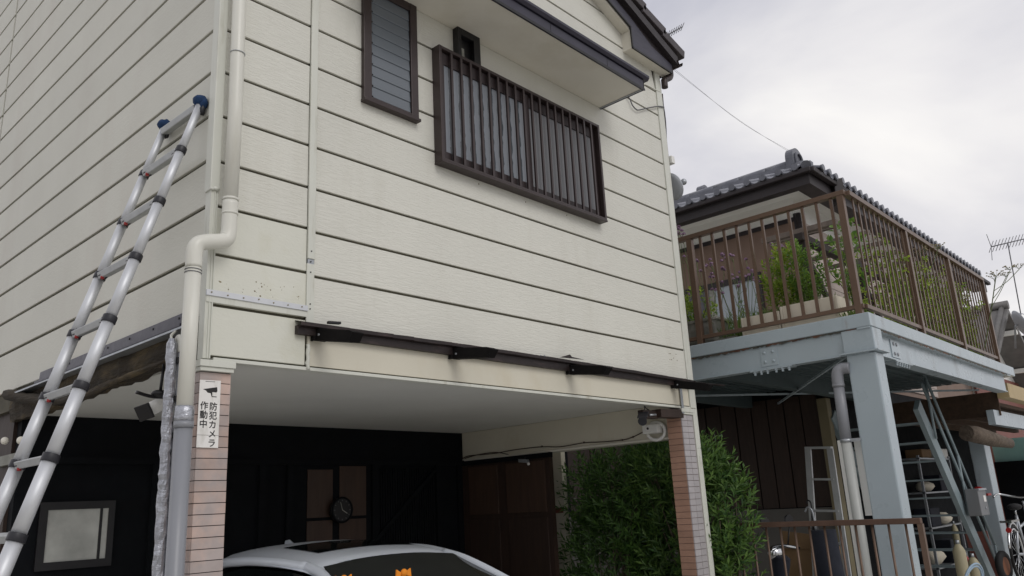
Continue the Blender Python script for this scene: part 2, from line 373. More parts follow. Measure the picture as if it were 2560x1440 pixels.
for k in range(-2, 11):
    MB().box((XR - .006, .05, G0 + PIT * k + GAP), (XR + .006, 6.8, G0 + PIT * (k + 1) - GAP)).build('siding_board', M['side_l'], house)
# trims
cap = MB()
cap.prism([(XL - .014, -.014, 3.09), (.006, -.014, 3.09), (.006, .002, 3.09), (XL + .002, .002, 3.09), (XL + .002, .047, 3.09), (XL - .014, .047, 3.09)], (0, 0, 3.8))
cap.build('corner_trim', M['trim'], house, .004)
base = MB().prism([(XL - .006, -.006, 2.30), (.004, -.006, 2.30), (.004, .004, 2.30), (XL + .004, .004, 2.30), (XL + .004, .044, 2.30), (XL - .006, .044, 2.30)], (0, 0, .79))
for dx in (-.014, -.002): base.box((dx - .002, -.011, 2.30), (dx + .002, -.005, 3.088))
base.ball((-.012, -.014, 3.10), .014, 7, 5, (1.4, .7, .8), .5).ball((-.03, -.010, 3.095), .010, 7, 5, (1, 1, .8), .5)
base.build('corner_trim', M['trim'], house)
MB().box((.492, -.011, 2.86), (.534, .004, roofz(.5) - .05)).build('joint_cover', M['trim'], house, .003)
jc = MB().box((.490, -.007, 2.53), (.533, .004, 2.835)).build('joint_cover', M['trim'], house, .002)
MB().box((.494, -.005, 2.832), (.530, .004, 2.864)).build('bare_joint_strip', M['galv'], house)
scm = MB().disc((0, 0, 0), (0, 1, 0), .0035, .004, 8).mesh('screw')
for z in (2.60, 2.625, 2.79, 2.845, 2.90): obj('screw', scm, M['black'], house, loc=(.51, -.0125 if z > 2.86 else -.008, z))
rag = [H(770 + rnd.uniform(-2, 2) + 0, 860 + i * 8, y=-.004) for i in range(9)]
MB().tube(rag, [.009 + rnd.random() * .006 for _ in rag], 6, jit=.5).build('sealant_bead', M['trim'], house)
MB().box((4.084, -.010, 2.30), (4.166, .010, roofz(4.12))).build('corner_trim', M['trim'], house, .003)
MB().box((4.112, -.006, 0), (4.160, .012, 2.298)).build('corner_trim', M['trim'], house, .003)
MB().box((XR - .002, -.003, .02), (XR + .018, .05, 5.28)).build('side_trim', M['trim'], house, .002)
# lower edge of the front wall
MB().box((.02, -.004, 2.292), (4.105, .05, 2.309)).build('bottom_trim', M['trim'], house, .002)
# aluminium strip and old nail marks
al = MB().box((-.032, -.016, 2.585), (.494, -.004, 2.612)).build('aluminium_strip', M['alu'], house, .001)
MB().box((-.03, -.010, 2.556), (.490, -.0012, 2.586)).build('cover_strip', M['trim'], house)
mk = MB()
for i in range(26):
    x = rnd.uniform(.03, .46); z = rnd.uniform(2.625, 2.70); mk.ball((x, .0005, z), rnd.uniform(.002, .005), 6, 4, (rnd.uniform(.7, 1.6), .4, 1), .5)
for i in range(7): mk.disc((-.01 + i * .078, -.017, 2.603 - rnd.random() * .006), (0, 1, 0), .0035, .004, 8)
for px, py in ((1673, 884), (1676, 884), (1690, 886), (1684, 895), (1675, 899), (1679, 899), (1693, 901)):
    p = H(px, py, y=-.001); mk.ball(p, .0045, 6, 4, (1.3, .4, .8), .4)
for px, py in ((1314, 505), (1417, 538), (1250, 36), (1252, 95), (1197, 460)): mk.ball(H(px, py, y=-.001), .005, 6, 4, (1, .5, 1))
nm_ = mk.build('nail_mark', mat('old nail stain', srgb(126, 116, 88), .8, var=.3, vscale=40), house); nm_['kind'] = 'stuff'

# louvre window
lw = thing_part = MB()
p0 = H(903, 248, y=0); p1 = H(1040, 303, y=0)
x0, x1, z0, z1 = p0.x, p1.x, (p0.z + p1.z) / 2, 4.655
fr = MB(); fw = .055
fr.box((x0, -.03, z0), (x0 + fw, .0, z1)).box((x1 - fw, -.03, z0), (x1, .0, z1)).box((x0 + fw, -.028, z1 - fw), (x1 - fw, .0, z1)).box((x0 + fw, -.028, z0), (x1 - fw, .0, z0 + .025))
fr.box((x0 - .004, -.045, z0 - .02), (x1 + .004, .0, z0 - .001))
louv = fr.build('louvre_window', M['bronze'], house, .003)
MB().box((x0 + fw - .01, -.004, z0 + .01), (x1 - fw + .01, -.0015, z1 - .01)).build('dark_backing', mat('dim room', srgb(40, 46, 50), .7), louv)  # dark sheet painted as the unlit room; the wall has no opening
nsl = 10; hh = (z1 - z0 - fw - .03) / nsl
sl = MB().prism([(0, -.0115, 0), (0, -.0165, 0), (0, -.0175, .003), (0, -.0125, hh + .002), (0, -.0075, hh + .006)], (x1 - x0 - 2 * fw - .006, 0, 0)).mesh('glass_slat')
sl.materials.append(mat('frosted slat glass', srgb(92, 99, 106), .22, var=.05, vscale=2, spec=.8, rvar=.04))
for i in range(nsl):
    obj('glass_slat', sl, None, louv, loc=(x0 + fw + .003, -.003, z0 + .028 + i * hh))
    MB().box((x0 + fw + .0005, -.026, z0 + .03 + i * hh), (x0 + fw + .012, -.004, z0 + .034 + i * hh)).build('slat_clip', M['black'], louv)
MB().box((x0 + fw + .001, -.012, z0 + .03), (x0 + fw + .009, -.0045, z0 + .42)).build('wood_jamb', mat('light wood', srgb(206, 160, 104), .6), louv)

# grille window
gx0, gx1, gz0, gz1, gy = 1.378, 3.052, 3.645, 4.432, -.070
gf = MB()
gf.box((gx0, gy, gz0), (gx0 + .022, .0, gz1)).box((gx1 - .022, gy, gz0), (gx1, .0, gz1))
gf.box((gx0 + .022, gy, gz1 - .022), (gx1 - .022, .0, gz1 - .001)).box((gx0 - .002, gy - .004, gz0 - .013), (gx1 + .002, .0, gz0 - .001))
gf.box((gx0 + .022, gy, gz0), (gx1 - .022, gy + .016, gz0 + .016))
gw = gf.build('grille_window', M['bronze'], house, .002)
bm = MB().box((-.0085, 0, 0), (.0085, .014, gz1 - gz0 - .0385)).mesh('bar')
nb = 18
for i in range(nb):
    obj('bar', bm, M['bronze'], gw, loc=(gx0 + .022 + (gx1 - gx0 - .044) * (i + 1) / (nb + 1), gy + .001, gz0 + .0162))
xm = gx0 + (gx1 - gx0) * .505
sf = MB()
for a, b, yy in ((gx0 + .024, xm + .02, -.045), (xm - .02, gx1 - .024, -.028)):
    sf.box((a, yy, gz0 + .03), (b, yy + .016, gz0 + .075)).box((a, yy, gz1 - .11), (b, yy + .016, gz1 - .03))
    sf.box((a, yy, gz0 + .075), (a + .035, yy + .016, gz1 - .11)).box((b - .04, yy, gz0 + .075), (b, yy + .016, gz1 - .11))
sf.build('sash', mat('dark sash', srgb(48, 38, 38), .45, .2), gw)
def reeded(name):
    m = bpy.data.materials.new(name); m.use_nodes = True; t = m.node_tree; n = t.nodes; l = t.links; b = n['Principled BSDF']
    geo = n.new('ShaderNodeNewGeometry'); mp = n.new('ShaderNodeMapping'); mp.inputs['Scale'].default_value = (1, 1, .35); l.new(geo.outputs['Position'], mp.inputs[0])
    wv = n.new('ShaderNodeTexWave'); wv.bands_direction = 'X'; wv.inputs['Scale'].default_value = 3.55; wv.inputs['Distortion'].default_value = 1.2
    wv.inputs['Detail'].default_value = 3; wv.inputs['Detail Scale'].default_value = 9; l.new(mp.outputs[0], wv.inputs['Vector'])
    cr = n.new('ShaderNodeValToRGB'); e = cr.color_ramp.elements; e[0].position = .46; e[0].color = srgb(66, 71, 75); e[1].position = .53; e[1].color = srgb(134, 139, 146)  # light and dark bands painted in for reflections over the curtain
    l.new(wv.outputs['Fac'], cr.inputs[0]); l.new(cr.outputs[0], b.inputs['Base Color']); b.inputs['Roughness'].default_value = .25; return m
MB().box((gx0 + .058, -.036, gz0 + .074), (xm - .018, -.032, gz1 - .109)).build('pane', reeded('curtained glass with painted reflections'), gw)
MB().box((xm + .014, -.019, gz0 + .074), (gx1 - .062, -.016, gz1 - .109)).build('insect_screen', M['screen'], gw)
MB().box((gx0 + .022, -.006, gz0 + .01), (gx1 - .022, -.0015, gz1 - .024)).build('dark_backing', M['black'], gw)  # black sheet in place of the unlit room behind the sashes

# vent hood above the grille
va = H(1131, 73, y=0); vb = H(1189, 157, y=0)
vh = MB().box((va.x, -.05, vb.z - .05), (va.x + .03, .0, va.z)).box((vb.x - .06, -.05, vb.z - .05), (vb.x, .0, va.z)).box((va.x + .03, -.05, va.z - .05), (vb.x - .06, .0, va.z))
vo = vh.build('vent_hood', M['black'], house, .002)
MB().box((va.x + .03, -.012, vb.z - .05), (vb.x - .06, -.0015, va.z - .05)).build('duct', M['black'], vo)
MB().box((va.x + .055, -.016, vb.z - .02), (vb.x - .12, -.0125, va.z - .12)).build('duct_opening', M['pot'], vo)

# window hood
hz = 4.655; hx0, hx1, hy = .66, 3.188, -.40
hd = MB().box((hx0, hy, hz), (hx1, .0, hz + .05)).build('window_hood', M['soffit'], house, .002)
fa = MB().prism([(hx0, hy - .004, hz - .012), (hx0, hy - .018, hz - .012), (hx0, hy - .018, hz + .075), (hx0, hy - .004, hz + .075)], (hx1 - hx0 + .010, 0, 0)).build('fascia', M['dark'], hd, .002)
MB().box((hx0, hy - .022, hz - .016), (hx1 + .012, hy - .0185, hz + .004)).build('fascia_lip', M['black'], hd)
MB().prism([(hx0, hy - .03, hz + .078), (hx0, hy - .045, hz + .098), (hx0, hy - .045, hz + .118), (hx0, .0, hz + .20), (hx0, .0, hz + .078)], (hx1 - hx0 + .055, 0, 0)).build('cover', M['dark'], hd, .002)
MB().box((hx1 + .0, hy - .018, hz - .010), (hx1 + .010, .0, hz + .074)).build('end_cap', M['dark'], hd)
MB().box((hx1 - .012, hy, hz - .008), (hx1 + .011, -.001, hz - .0005)).build('end_bead', M['galv'], hd)
for x in (1.25, 2.08, 2.72):
    MB().box((x - .0015, hy - .0195, hz + .004), (x + .0015, hy - .0182, hz + .07)).build('fascia_joint', M['black'], hd)

# main roof
ro = MB().prism([(XL - .1, -.088, roofz(XL - .1) + .09), (4.28, -.088, roofz(4.28) + .09), (4.28, -.088, roofz(4.28) + .20), (XL - .1, -.088, roofz(XL - .1) + .20)], (0, YB + .3, 0)).build('roof', M['eavedark'], house)
ry = -.092
pl = [H(*q, y=ry) for q in ((1573, 67), (1579, 121), (1677, 184), (1677, 164), (1624, 118), (1575, 51))]
xs = pl[0].x
poly = [(XL - .1, ry, roofz(XL - .1) + .005), (xs, ry, roofz(xs) + .0), (pl[1].x, ry, 5.331), (4.227, ry, 5.333), (4.244, ry, 5.425), (3.92, ry, roofz(3.92) + .07), (3.62, ry, roofz(3.62) + .11), (XL - .1, ry, roofz(XL - .1) + .13)]
MB().prism([Vector(p) for p in poly], (0, -.012, 0)).build('barge_board', M['dark'], ro, .002)
lip = MB()
for a, b in zip(poly[:3], poly[1:4]): lip.bar(Vector(a) + V(0, -.012, .004), Vector(b) + V(0, -.012, .004), .012, .016)
lip.build('barge_lip', M['black'], ro)
MB().prism([(XL, ry + .002, roofz(XL) - .02), (xs + .004, ry + .002, roofz(xs) - .02), (xs + .004, ry + .002, roofz(xs) + .015), (XL, ry + .002, roofz(XL) + .015)], (0, .088, 0)).build('verge_soffit', M['soffit'], ro)
MB().prism([(pl[1].x + .004, ry + .002, 5.338), (4.222, ry + .002, 5.338), (4.235, ry + .002, 5.42), (pl[1].x + .004, ry + .002, 5.52)], (0, .090, 0)).build('boxed_return', M['soffit'], ro)
tl = MB().box((0, -.0, 0), (.36, .30, .085)).mesh('roof_tile'); tl.materials.append(M['roofdark'])
ang = math.atan(SL)
for i in range(13):
    xx = 4.355 - .30 * (i + 1)
    for j in range(2 if i < 6 else 1):
        obj('roof_tile', tl, None, ro, loc=(xx, -.155 + j * .31, roofz(xx) + .265), rot=(0, ang - .10, 0), bevel=.006)
MB().prism([(XL - .1, -.14, roofz(XL - .1) + .16), (4.30, -.14, roofz(4.30) + .16), (4.30, -.14, roofz(4.30) + .245), (XL - .1, -.14, roofz(XL - .1) + .245)], (0, YB + .3, 0)).build('under_course', M['eavedark'], ro)
gu = MB()
for i in range(9):
    a0 = math.pi + math.pi * i / 9; a1 = math.pi + math.pi * (i + 1) / 9
    q = [(4.325 + .040 * math.cos(a), 5.475 + .05 * math.sin(a)) for a in (a0, a1)]; q2 = [(4.325 + .036 * math.cos(a), 5.475 + .046 * math.sin(a)) for a in (a1, a0)]
    gu.prism([(x, -.15, z) for x, z in q + q2], (0, YB, 0))
gu.build('gutter', M['bronze'], ro)
MB().tube(curve([(4.31, -.04, 5.43), (4.30, -.04, 5.35), (4.215, -.03, 5.295), (4.205, -.03, 5.27), (4.205, -.028, 5.21)], 5), .030, 10).build('gutter_elbow', M['bronze'], ro)

# wall flashing left over from a removed canopy
lg = MB()
n = 26
for i in range(n):
    xa = .43 + (4.12 - .43) * i / n; xb = .43 + (4.12 - .43) * (i + 1) / n
    q = lambda x: .012 * math.sin((x - .43) / 3.7 * math.pi) + rnd.uniform(-.0015, .0015)
    za, zb = 2.512 + q(xa), 2.512 + q(xb)
    lg.add([(xa, 0, za + .018), (xb, 0, zb + .018), (xb, -.055, zb + .004), (xa, -.055, za + .004), (xa, -.055, za - .012), (xb, -.055, zb - .012), (xb, 0, zb - .022), (xa, 0, za - .022)],
           [(0, 1, 2, 3), (3, 2, 5, 4), (4, 5, 6, 7)])
ledge = lg.build('wall_flashing', M['rustbrown'], house)
sm = ledge.modifiers.new('thick', 'SOLIDIFY'); sm.thickness = .002
MB().bar((4.10, -.045, 2.505), (4.58, -.06, 2.510), .035, .006).build('bent_sheet', M['rustbrown'], ledge)
MB().prism([H(1400, 893, y=-.058), H(1425, 886, y=-.058), H(1430, 892, y=-.058), H(1460, 899, y=-.058)], (0, .004, 0)).build('torn_sheet', M['rustbrown'], ledge)
MB().box((.43, -.030, 2.462), (4.10, -.002, 2.505)).build('angle_bar', M['rustbrown'], ledge)
for bx, dz in ((.53, -.02), (1.45, .0), (2.52, -.005), (3.83, -.02)):
    b_ = MB().prism([(bx, -.012, 2.506), (bx, -.30, 2.462 + dz), (bx, -.335, 2.446 + dz), (bx, -.30, 2.405 + dz), (bx, -.03, 2.440), (bx, -.012, 2.440)], (.065, 0, 0))
    b_.box((bx - .014, -.034, 2.438), (bx - .001, -.004, 2.46))
    br = b_.build('bracket', M['matte'], ledge, .003)
    MB().disc((bx - .003, -.06, 2.462), (1, 0, 0), .006, .006, 8).build('bolt', M['galv'], br)
for px in (1352, 1361):
    p = H(px, 888, y=-.02); MB().tube([p, p + V(0, 0, -.055)], .006, 6).build('hanger_bolt', M['galv'], ledge)
MB().bar(H(820, 806, y=-.04), H(850, 808, y=-.04), .02, .012).build('end_clip', M['black'], ledge)

# side flashing and rotten sill beam below the left wall
fl = MB().prism([(XL - .002, .15, 2.545), (XL - .016, .15, 2.540), (XL - .020, .15, 2.492), (XL - .045, .15, 2.480), (XL - .045, .15, 2.468), (XL - .002, .15, 2.468)], (0, 1.9, 0)).build('sill_flashing', M['dark'], house)
MB().box((XL - .05, .10, 2.452), (XL + .02, 2.5, 2.462)).build('drip_edge', M['galv'], fl)
scn_ = MB().disc((0, 0, 0), (1, 0, 0), .006, .004, 8).mesh('screw')
for i in range(7): obj('screw', scn_, M['black'], fl, loc=(XL - .019, .22 + i * .27, 2.520))
rb = MB(); prev = None
for i in range(40):
    y = .13 + i * .065; zb_ = 2.335 + rnd.uniform(-.012, .012) - .0009 * i; xo = -.018 + rnd.uniform(-.006, .006)
    cur = [(xo, y, 2.452), (xo - .004, y, 2.40 + rnd.uniform(-.01, .01)), (xo + .012, y, zb_), (.10, y, zb_ + .02), (.10, y, 2.452)]
    if prev: rb.add(prev + cur, [(0, 1, 6, 5), (1, 2, 7, 6), (2, 3, 8, 7), (3, 4, 9, 8)])
    prev = cur
rb.build('rotten_beam', M['rot'], house)
MB().tube(curve([H(420, 900, x=-.04), H(300, 948, x=-.035), H(190, 995, x=-.04), H(100, 1000, x=-.05), H(20, 985, x=-.06)], 5), [.006 + .006 * rnd.random() + .0013 * i for i in range(21)], 7, jit=.4).build('torn_felt', M['rot'], house)

# garage interior
CZ_ = 2.345; BY = 2.57
MB().box((.10, .055, CZ_), (4.02, BY, CZ_ + .03)).build('garage_ceiling', M['ceil'], house)
MB().box((.10, .048, 2.312), (4.00, .09, CZ_ - .001)).build('lintel_lining', M['ceil'], house)
MB().box((4.0, .14, 2.085), (4.13, BY, CZ_ - .001)).build('side_beam', M['cream'], house, .004)
MB().box((3.985, .142, 2.066), (4.135, BY - .01, 2.084)).build('beam_trim', M['soffit'], house, .002)
bw = MB().box((.04, BY, 0), (4.12, BY + .08, CZ_)).build('back_wall', M['charwall'], house)
MB().box((.04, BY - .035, 2.03), (4.0, BY - .001, 2.075)).build('head_rail', M['charwall'], bw)
for x in (.9, 1.75, 2.0, 2.86, 3.62, 3.9):
    MB().box((x, BY - .03, .02), (x + .06, BY - .002, 2.03)).build('stud', M['charwall'], bw)
cm = MB().box((0, 0, 0), (.018, .012, 1.95)).mesh('corrugation')
for i in range(24): obj('corrugation', cm, M['charwall'], bw, loc=(2.93 + i * .0285, BY - .014, .05))
MB().bar((2.85, BY - .03, 1.35), (3.6, BY - .03, 1.98), .02, .035).build('brace', M['charwall'], bw)
for a, b, c, d in ((2.20, 2.45, 1.60, 1.99), (2.52, 2.80, 1.60, 2.02), (2.20, 2.45, 1.36, 1.575), (2.52, 2.80, 1.36, 1.575)):
    MB().box((a, BY - .012, c), (b, BY - .002, d)).build('door_panel', M['amber'], bw, .002)
fw_ = [H(135, 1400, y=BY), H(280, 1270, y=BY)]
fz0, fz1 = 1.41, 1.735; fx0, fx1 = .24, .60
def frosted():
    m = mat('frosted lit pane', srgb(176, 177, 170), .35, var=.4, vscale=4); return m
wn = MB().box((fx0 - .05, BY - .03, fz0 - .05), (fx1 + .06, BY - .012, fz0)).box((fx0 - .05, BY - .03, fz1), (fx1 + .06, BY - .012, fz1 + .05)).box((fx0 - .05, BY - .03, fz0), (fx0, BY - .012, fz1)).box((fx1 + .02, BY - .03, fz0), (fx1 + .06, BY - .012, fz1)).build('small_window', M['black'], house)
MB().box((fx0, BY - .02, fz0), (fx1 + .02, BY - .014, fz1)).build('pane', frosted(), wn)
MB().box((fx1 - .035, BY - .026, fz0), (fx1 - .018, BY - .0205, fz1)).build('mullion', M['black'], wn)
# brown sliding panels on the right side of the garage
ps = MB().box((3.97, 1.42, .02), (4.02, BY - .002, 2.06)).build('side_panel', M['wood_d'], house)
for y0, y1 in ((1.47, 1.95), (2.06, 2.45)):
    MB().box((3.955, y0, 1.55), (3.969, y1, 2.0)).build('upper_panel', M['amber'], ps, .003)
    MB().box((3.958, y0, .1), (3.969, y1, 1.50)).build('lower_panel', M['wood_d'], ps, .003)
MB().box((3.948, 1.40, 2.02), (4.0, BY - .003, 2.064)).build('track', M['charwall'], ps)
rw = MB().box((4.30, 1.55, .02), (4.36, 2.9, 2.2)).build('rear_screen_wall', M['cream'], house)
MB().box((4.28, 1.56, 1.53), (4.298, 2.88, 1.575)).build('red_rail', M['redbrown'], rw)
# side ground floor wall behind
MB().box((.02, BY + .09, 0), (.10, YB, 2.44)).build('ground_floor_wall', M['wood_d'], house)

# tiled columns
def column(name, x0, x1, y0, y1, zt, mf, ms, front_cols, mg):
    c = MB().box((x0 + .006, y0 + .006, 0), (x1 - .006, y1 - .006, zt)).build('column', mg, house)
    ph = .0465; rows = int(zt / ph); fwid = (x1 - x0 - .004) / front_cols
    fm = MB().box((0, 0, 0), (fwid - .0035, .008, ph - .0035)).mesh('tile'); fm.materials.append(mf)
    smh = MB().box((0, 0, 0), (.008, y1 - y0 - .014, ph - .0035)).mesh('tile'); smh.materials.append(ms)
    for r in range(rows):
        z = zt - (r + 1) * ph
        for k in range(front_cols):
            obj('tile', fm, None, c, loc=(x0 + .002 + k * fwid, y0 + rnd.uniform(-.0006, .0006), z))
        for xx in (x0, x1 - .008):
            obj('tile', smh, None, c, loc=(xx + rnd.uniform(-.0006, .0006), y0 + .0085, z))
    return c
column('l', -.037, .113, .0, .17, 2.243, M['tile_l'], M['tile_l'], 1, M['grout'])
column('r', 3.935, 4.108, .0, .142, 2.245, M['tile_g'], M['tile_b'], 2, mat('brown grout', srgb(124, 104, 96), .9, var=.1))
MB().box((-.050, -.026, 2.262), (.118, .10, 2.2915)).box((-.044, -.018, 2.2435), (.113, .10, 2.2615)).build('column_cap', M['trim'], house, .002)
MB().box((3.93, -.016, 2.262), (4.11, .10, 2.2915)).box((3.934, -.010, 2.2455), (4.11, .10, 2.2615)).build('column_cap', M['trim'], house, .002)

# =================================================================== things on the house
# drainpipe
dp = thing('drainpipe', 'cream drainpipe with double elbow at house corner, grey plastic below', 'drainpipe', (-.14, -.07, 0))
px_u = .036; px_l = -.127
up_ = [(px_u - .02, -.07, 6.4), (px_u, -.07, 3.5), (px_u - .004, -.07, 3.02)]
MB().tube(up_, .0335, 16).build('upper_pipe', M['pvc'], dp)
el = curve([(px_u - .004, -.07, 3.03), (px_u - .005, -.07, 2.93), (px_u - .008, -.071, 2.865), (px_u - .03, -.072, 2.832), (px_l + .05, -.073, 2.808), (px_l + .012, -.073, 2.788), (px_l, -.073, 2.75), (px_l, -.073, 2.68)], 6)
MB().tube(el, .0355, 16).build('elbow', M['pvc'], dp)
MB().tube([(px_l, -.073, 2.69), (px_l - .004, -.073, 2.03)], .0335, 16).build('lower_pipe', M['pvc'], dp)
MB().tube([(px_l - .004, -.073, 2.06), (px_l - .012, -.073, .0)], .0365, 16).build('grey_pipe', M['pvcgrey'], dp)
MB().tube([(px_l - .0035, -.073, 2.075), (px_l - .0035, -.073, 2.055), (px_l - .004, -.073, 2.03), (px_l - .004, -.073, 2.012)], [.036, .0385, .039, .0385], 16, jit=.08).build('tape_wrap', M['tape'], dp)
MB().tube([(px_l - .004, -.073, 2.012), (px_l - .004, -.073, 1.985)], .040, 16).build('coupling', M['pvcgrey'], dp)
for z, r in ((3.045, .037), (2.975, .0375)):
    MB().tube([(px_u - .004, -.07, z), (px_u - .004, -.07, z - .012)], r, 16).build('coupling', M['pvc'], dp)
for x, z, m_ in ((px_u, 3.80, M['galv']), (px_l, 2.655, M['wire']), (px_l, 2.668, M['wire'])):
    MB().ring((x - .002 if z > 3 else x, -.072, z), (.05, 0, 1), .0345, .0022, 20, 5).build('band', m_, dp)
# silver lagged pipe
lp = thing('lagged_pipe', 'pipe wrapped in crumpled silver tape behind the cream drainpipe', 'pipe', (-.11, .13, 0))
pp = []; rr = []
for i in range(110):
    z = 2.40 - i * .0218; pp.append((-.110 + rnd.uniform(-.002, .002), .125 + rnd.uniform(-.002, .002), z)); rr.append(.0225 + rnd.uniform(-.0016, .0016) if i > 1 else (.012, .022)[i])
MB().tube(pp, rr, 16, smooth=False, jit=.13).build('lagging', M['tape'], lp)
MB().tube(curve([(-.110, .125, 2.385), (-.105, .15, 2.42), (-.06, .19, 2.46), (-.03, .2, 2.50)], 6), .006, 8).build('capillary', M['pvc'], lp)
sp_ = thing('thin_wall_pipe', 'thin grey pipe with elbow between lagged pipe and tiled column', 'pipe', (-.07, .13, 0))
MB().tube(curve([(-.055, .20, 2.41), (-.07, .15, 2.415), (-.075, .12, 2.40), (-.075, .115, 2.34)], 5), .014, 10).build('elbow', M['pvc'], sp_)
MB().tube([(-.075, .115, 2.35), (-.078, .115, 0)], .012, 10).build('pipe', M['pvcgrey'], sp_)
for z in (2.29, 2.12, 1.96): MB().box((-.095, .10, z), (-.04, .13, z + .025)).build('clip', M['black'], sp_)

# ladder
lad = thing('telescopic_ladder', 'silver telescopic ladder leaning on the side wall, blue cloth on its tips', 'ladder', (-.85, .3, 0))
RT, RB = V(-.052, .108, 3.572), V(-1.125, .125, 0.0)
LT, LB = V(-.052, .492, 3.592), V(-1.125, .475, 0.0)
colz = [3.300, 3.022, 2.738, 2.448, 2.160, 1.874, 1.585, 1.296, 1.007, .718, .429, .14]
def at(T, B, z): return T + (B - T) * ((z - T.z) / (B.z - T.z))
for T, B, side in ((RT, RB, 0), (LT, LB, 1)):
    zs = [T.z] + colz + [0]
    for i in range(len(zs) - 1):
        r = .0185 + .00155 * i
        MB().tube([at(T, B, zs[i]), at(T, B, zs[i + 1])], r, 18).build('rail', M['alu'], lad)
        if 0 < i: 
            ax = (B - T).normalized(); c = at(T, B, zs[i])
            cl_ = MB().tube([c - ax * .016, c + ax * .016], r + .0045, 18)
            cl_.bar(c + V(0, (.03 if side == 0 else -.03), 0), c + V(0, (.055 if side == 0 else -.055), 0), .036, .030, ax)
            cl_.build('collar', M['plastic'], lad, .002)
            if side == 1: MB().disc(c + V(-.012, -.062, -.022), (0, 0, 1), .0085, .012, 10).build('release_button', M['red'], lad)
ax = (RB - RT).normalized()
for i, z in enumerate([3.555] + colz):
    a = at(RT, RB, z); b = at(LT, LB, z)
    d = (b - a).normalized()
    rg = MB().bar(a + d * .02, b - d * .02, .042, .032, V(-.30, 0, 1)).build('rung', M['alu_r'], lad, .004)
for T, sgn in ((RT, 1), (LT, -1)):
    m_ = MB().ball(T + V(-.004, .0, .012), .034, 12, 8, (1.0, 1.05, .85), .22).ball(T + V(.006, -.016 * sgn, .0), .026, 10, 7, (.9, 1, 1.2), .3)
    m_.build('cloth_wrap', M['blue'], lad)
    MB().ball(T + V(.004, -.012, -.035), .022, 9, 6, (.7, .9, 1.4), .35).build('rubber_tip', M['plastic'], lad)

# camera sign
sg = thing('camera_sign', 'white plate with camera emblem and black Japanese lettering on tiled column', 'sign', (.01, -.004, 2.06))
MB().prism([(-.040, -.0055, 1.913), (.059, -.0055, 1.912), (.058, -.0055, 2.206), (-.039, -.0055, 2.203)], (0, -.0035, 0)).build('plate', M['signw'], sg, .002)
SY = -.0094
def glyphs(chars, name):
    """one flat mesh out of single characters (body, x, z, size)"""
    vs_, fs = [], []
    dg = bpy.context.evaluated_depsgraph_get()
    for ch, x, z, size in chars:
        cu = bpy.data.curves.new('glyph', 'FONT'); cu.body = ch; cu.size = size; cu.align_x = 'CENTER'; cu.align_y = 'CENTER'; cu.resolution_u = 4
        o = bpy.data.objects.new('glyph', cu); COL.objects.link(o); dg.update()
        me = bpy.data.meshes.new_from_object(o.evaluated_get(bpy.context.evaluated_depsgraph_get()))
        for q, (ox, oz) in enumerate(((0, 0), (.0008, .0), (-.0008, 0), (0, .0008), (0, -.0008))):
            k = len(vs_); vs_ += [(v.co.x + x + ox, SY - q * .00004, v.co.y + z + oz) for v in me.vertices]; fs += [tuple(i + k for i in p.vertices) for p in me.polygons]
        bpy.data.objects.remove(o); bpy.data.curves.remove(cu); bpy.data.meshes.remove(me)
    me = bpy.data.meshes.new(name); me.from_pydata(vs_, [], fs); me.update(); return me
ch = [(c, .0275, 2.0875 - i * .0392, .0375) for i, c in enumerate('防犯カメラ')] + [(c, -.0145, 2.0895 - i * .0392, .0375) for i, c in enumerate('作動中')]
obj('lettering', glyphs(ch, 'lettering'), M['ink'], sg)
e_ = MB()
def flat(pts): e_.prism([(x, SY + .0002, z) for x, z in pts], (0, -.0004, 0))
flat([(-.024, 2.163), (.041, 2.176), (.043, 2.158), (.038, 2.152), (.022, 2.153), (.016, 2.147), (-.002, 2.149), (-.010, 2.158)])
flat([(.012, 2.148), (.020, 2.148), (.020, 2.137), (.016, 2.135)]); flat([(.0165, 2.136), (.020, 2.136), (.022, 2.1345), (.040, 2.1345), (.040, 2.131), (.018, 2.131)])
flat([(-.014, 2.1985), (.030, 2.1995), (.030, 2.1975), (-.014, 2.1965)])
e_.build('emblem', M['ink'], sg)
MB().box((-.0395, SY - .0002, 1.9655), (.0585, SY + .0004, 1.9665)).build('edge_line', M['grout'], sg)

# cameras and cables
c1 = thing('security_camera', 'dark bullet camera on brown block fixed to right tiled column', 'camera', (3.75, .08, 2.2))
blk = MB().box((3.50, .06, 2.205), (3.70, .115, 2.265)).build('timber_block', M['wood_d'], c1, .003)
MB().prism([(3.68, .02, 2.212), (3.955, -.012, 2.215), (3.955, -.012, 2.283), (3.68, .02, 2.275)], (0, .09, 0)).build('bracket_arm', M['wood_d'], c1, .003)
MB().tube([(3.505, .07, 2.215), (3.41, .02, 2.168)], [.020, .034], 14).build('housing', M['plastic'], c1)
MB().bar((3.50, .06, 2.245), (3.365, -.01, 2.190), .075, .006).build('sun_shield', M['plastic'], c1)
MB().tube([(3.56, .05, 2.225), (3.64, .045, 2.232)], .008, 8).build('label_strip', M['galv'], c1)
MB().tube(curve([(3.53, .07, 2.26), (3.525, .065, 2.295), (3.54, .07, 2.30), (3.56, .08, 2.285), (3.60, .08, 2.27)], 5), .004, 6).build('lead', M['plastic'], c1)
MB().box((3.935, -.0135, 2.25), (3.968, -.0105, 2.47)).build('steel_strap', M['galv'], c1)
jb = thing('junction_box', 'white junction box with looped white conduit beside the right column', 'junction box', (3.98, .3, 2.14))
jx = 3.86
a = H(1612, 1075, x=3.93); MB().box((3.90, a.y - .14, a.z - .035), (3.999, a.y + .005, a.z + .035)).build('box', M['white'], jb, .004)
MB().disc((3.898, a.y - .05, a.z + .005), (1, 0, 0), .010, .006, 12).build('plug', M['grout'], jb)
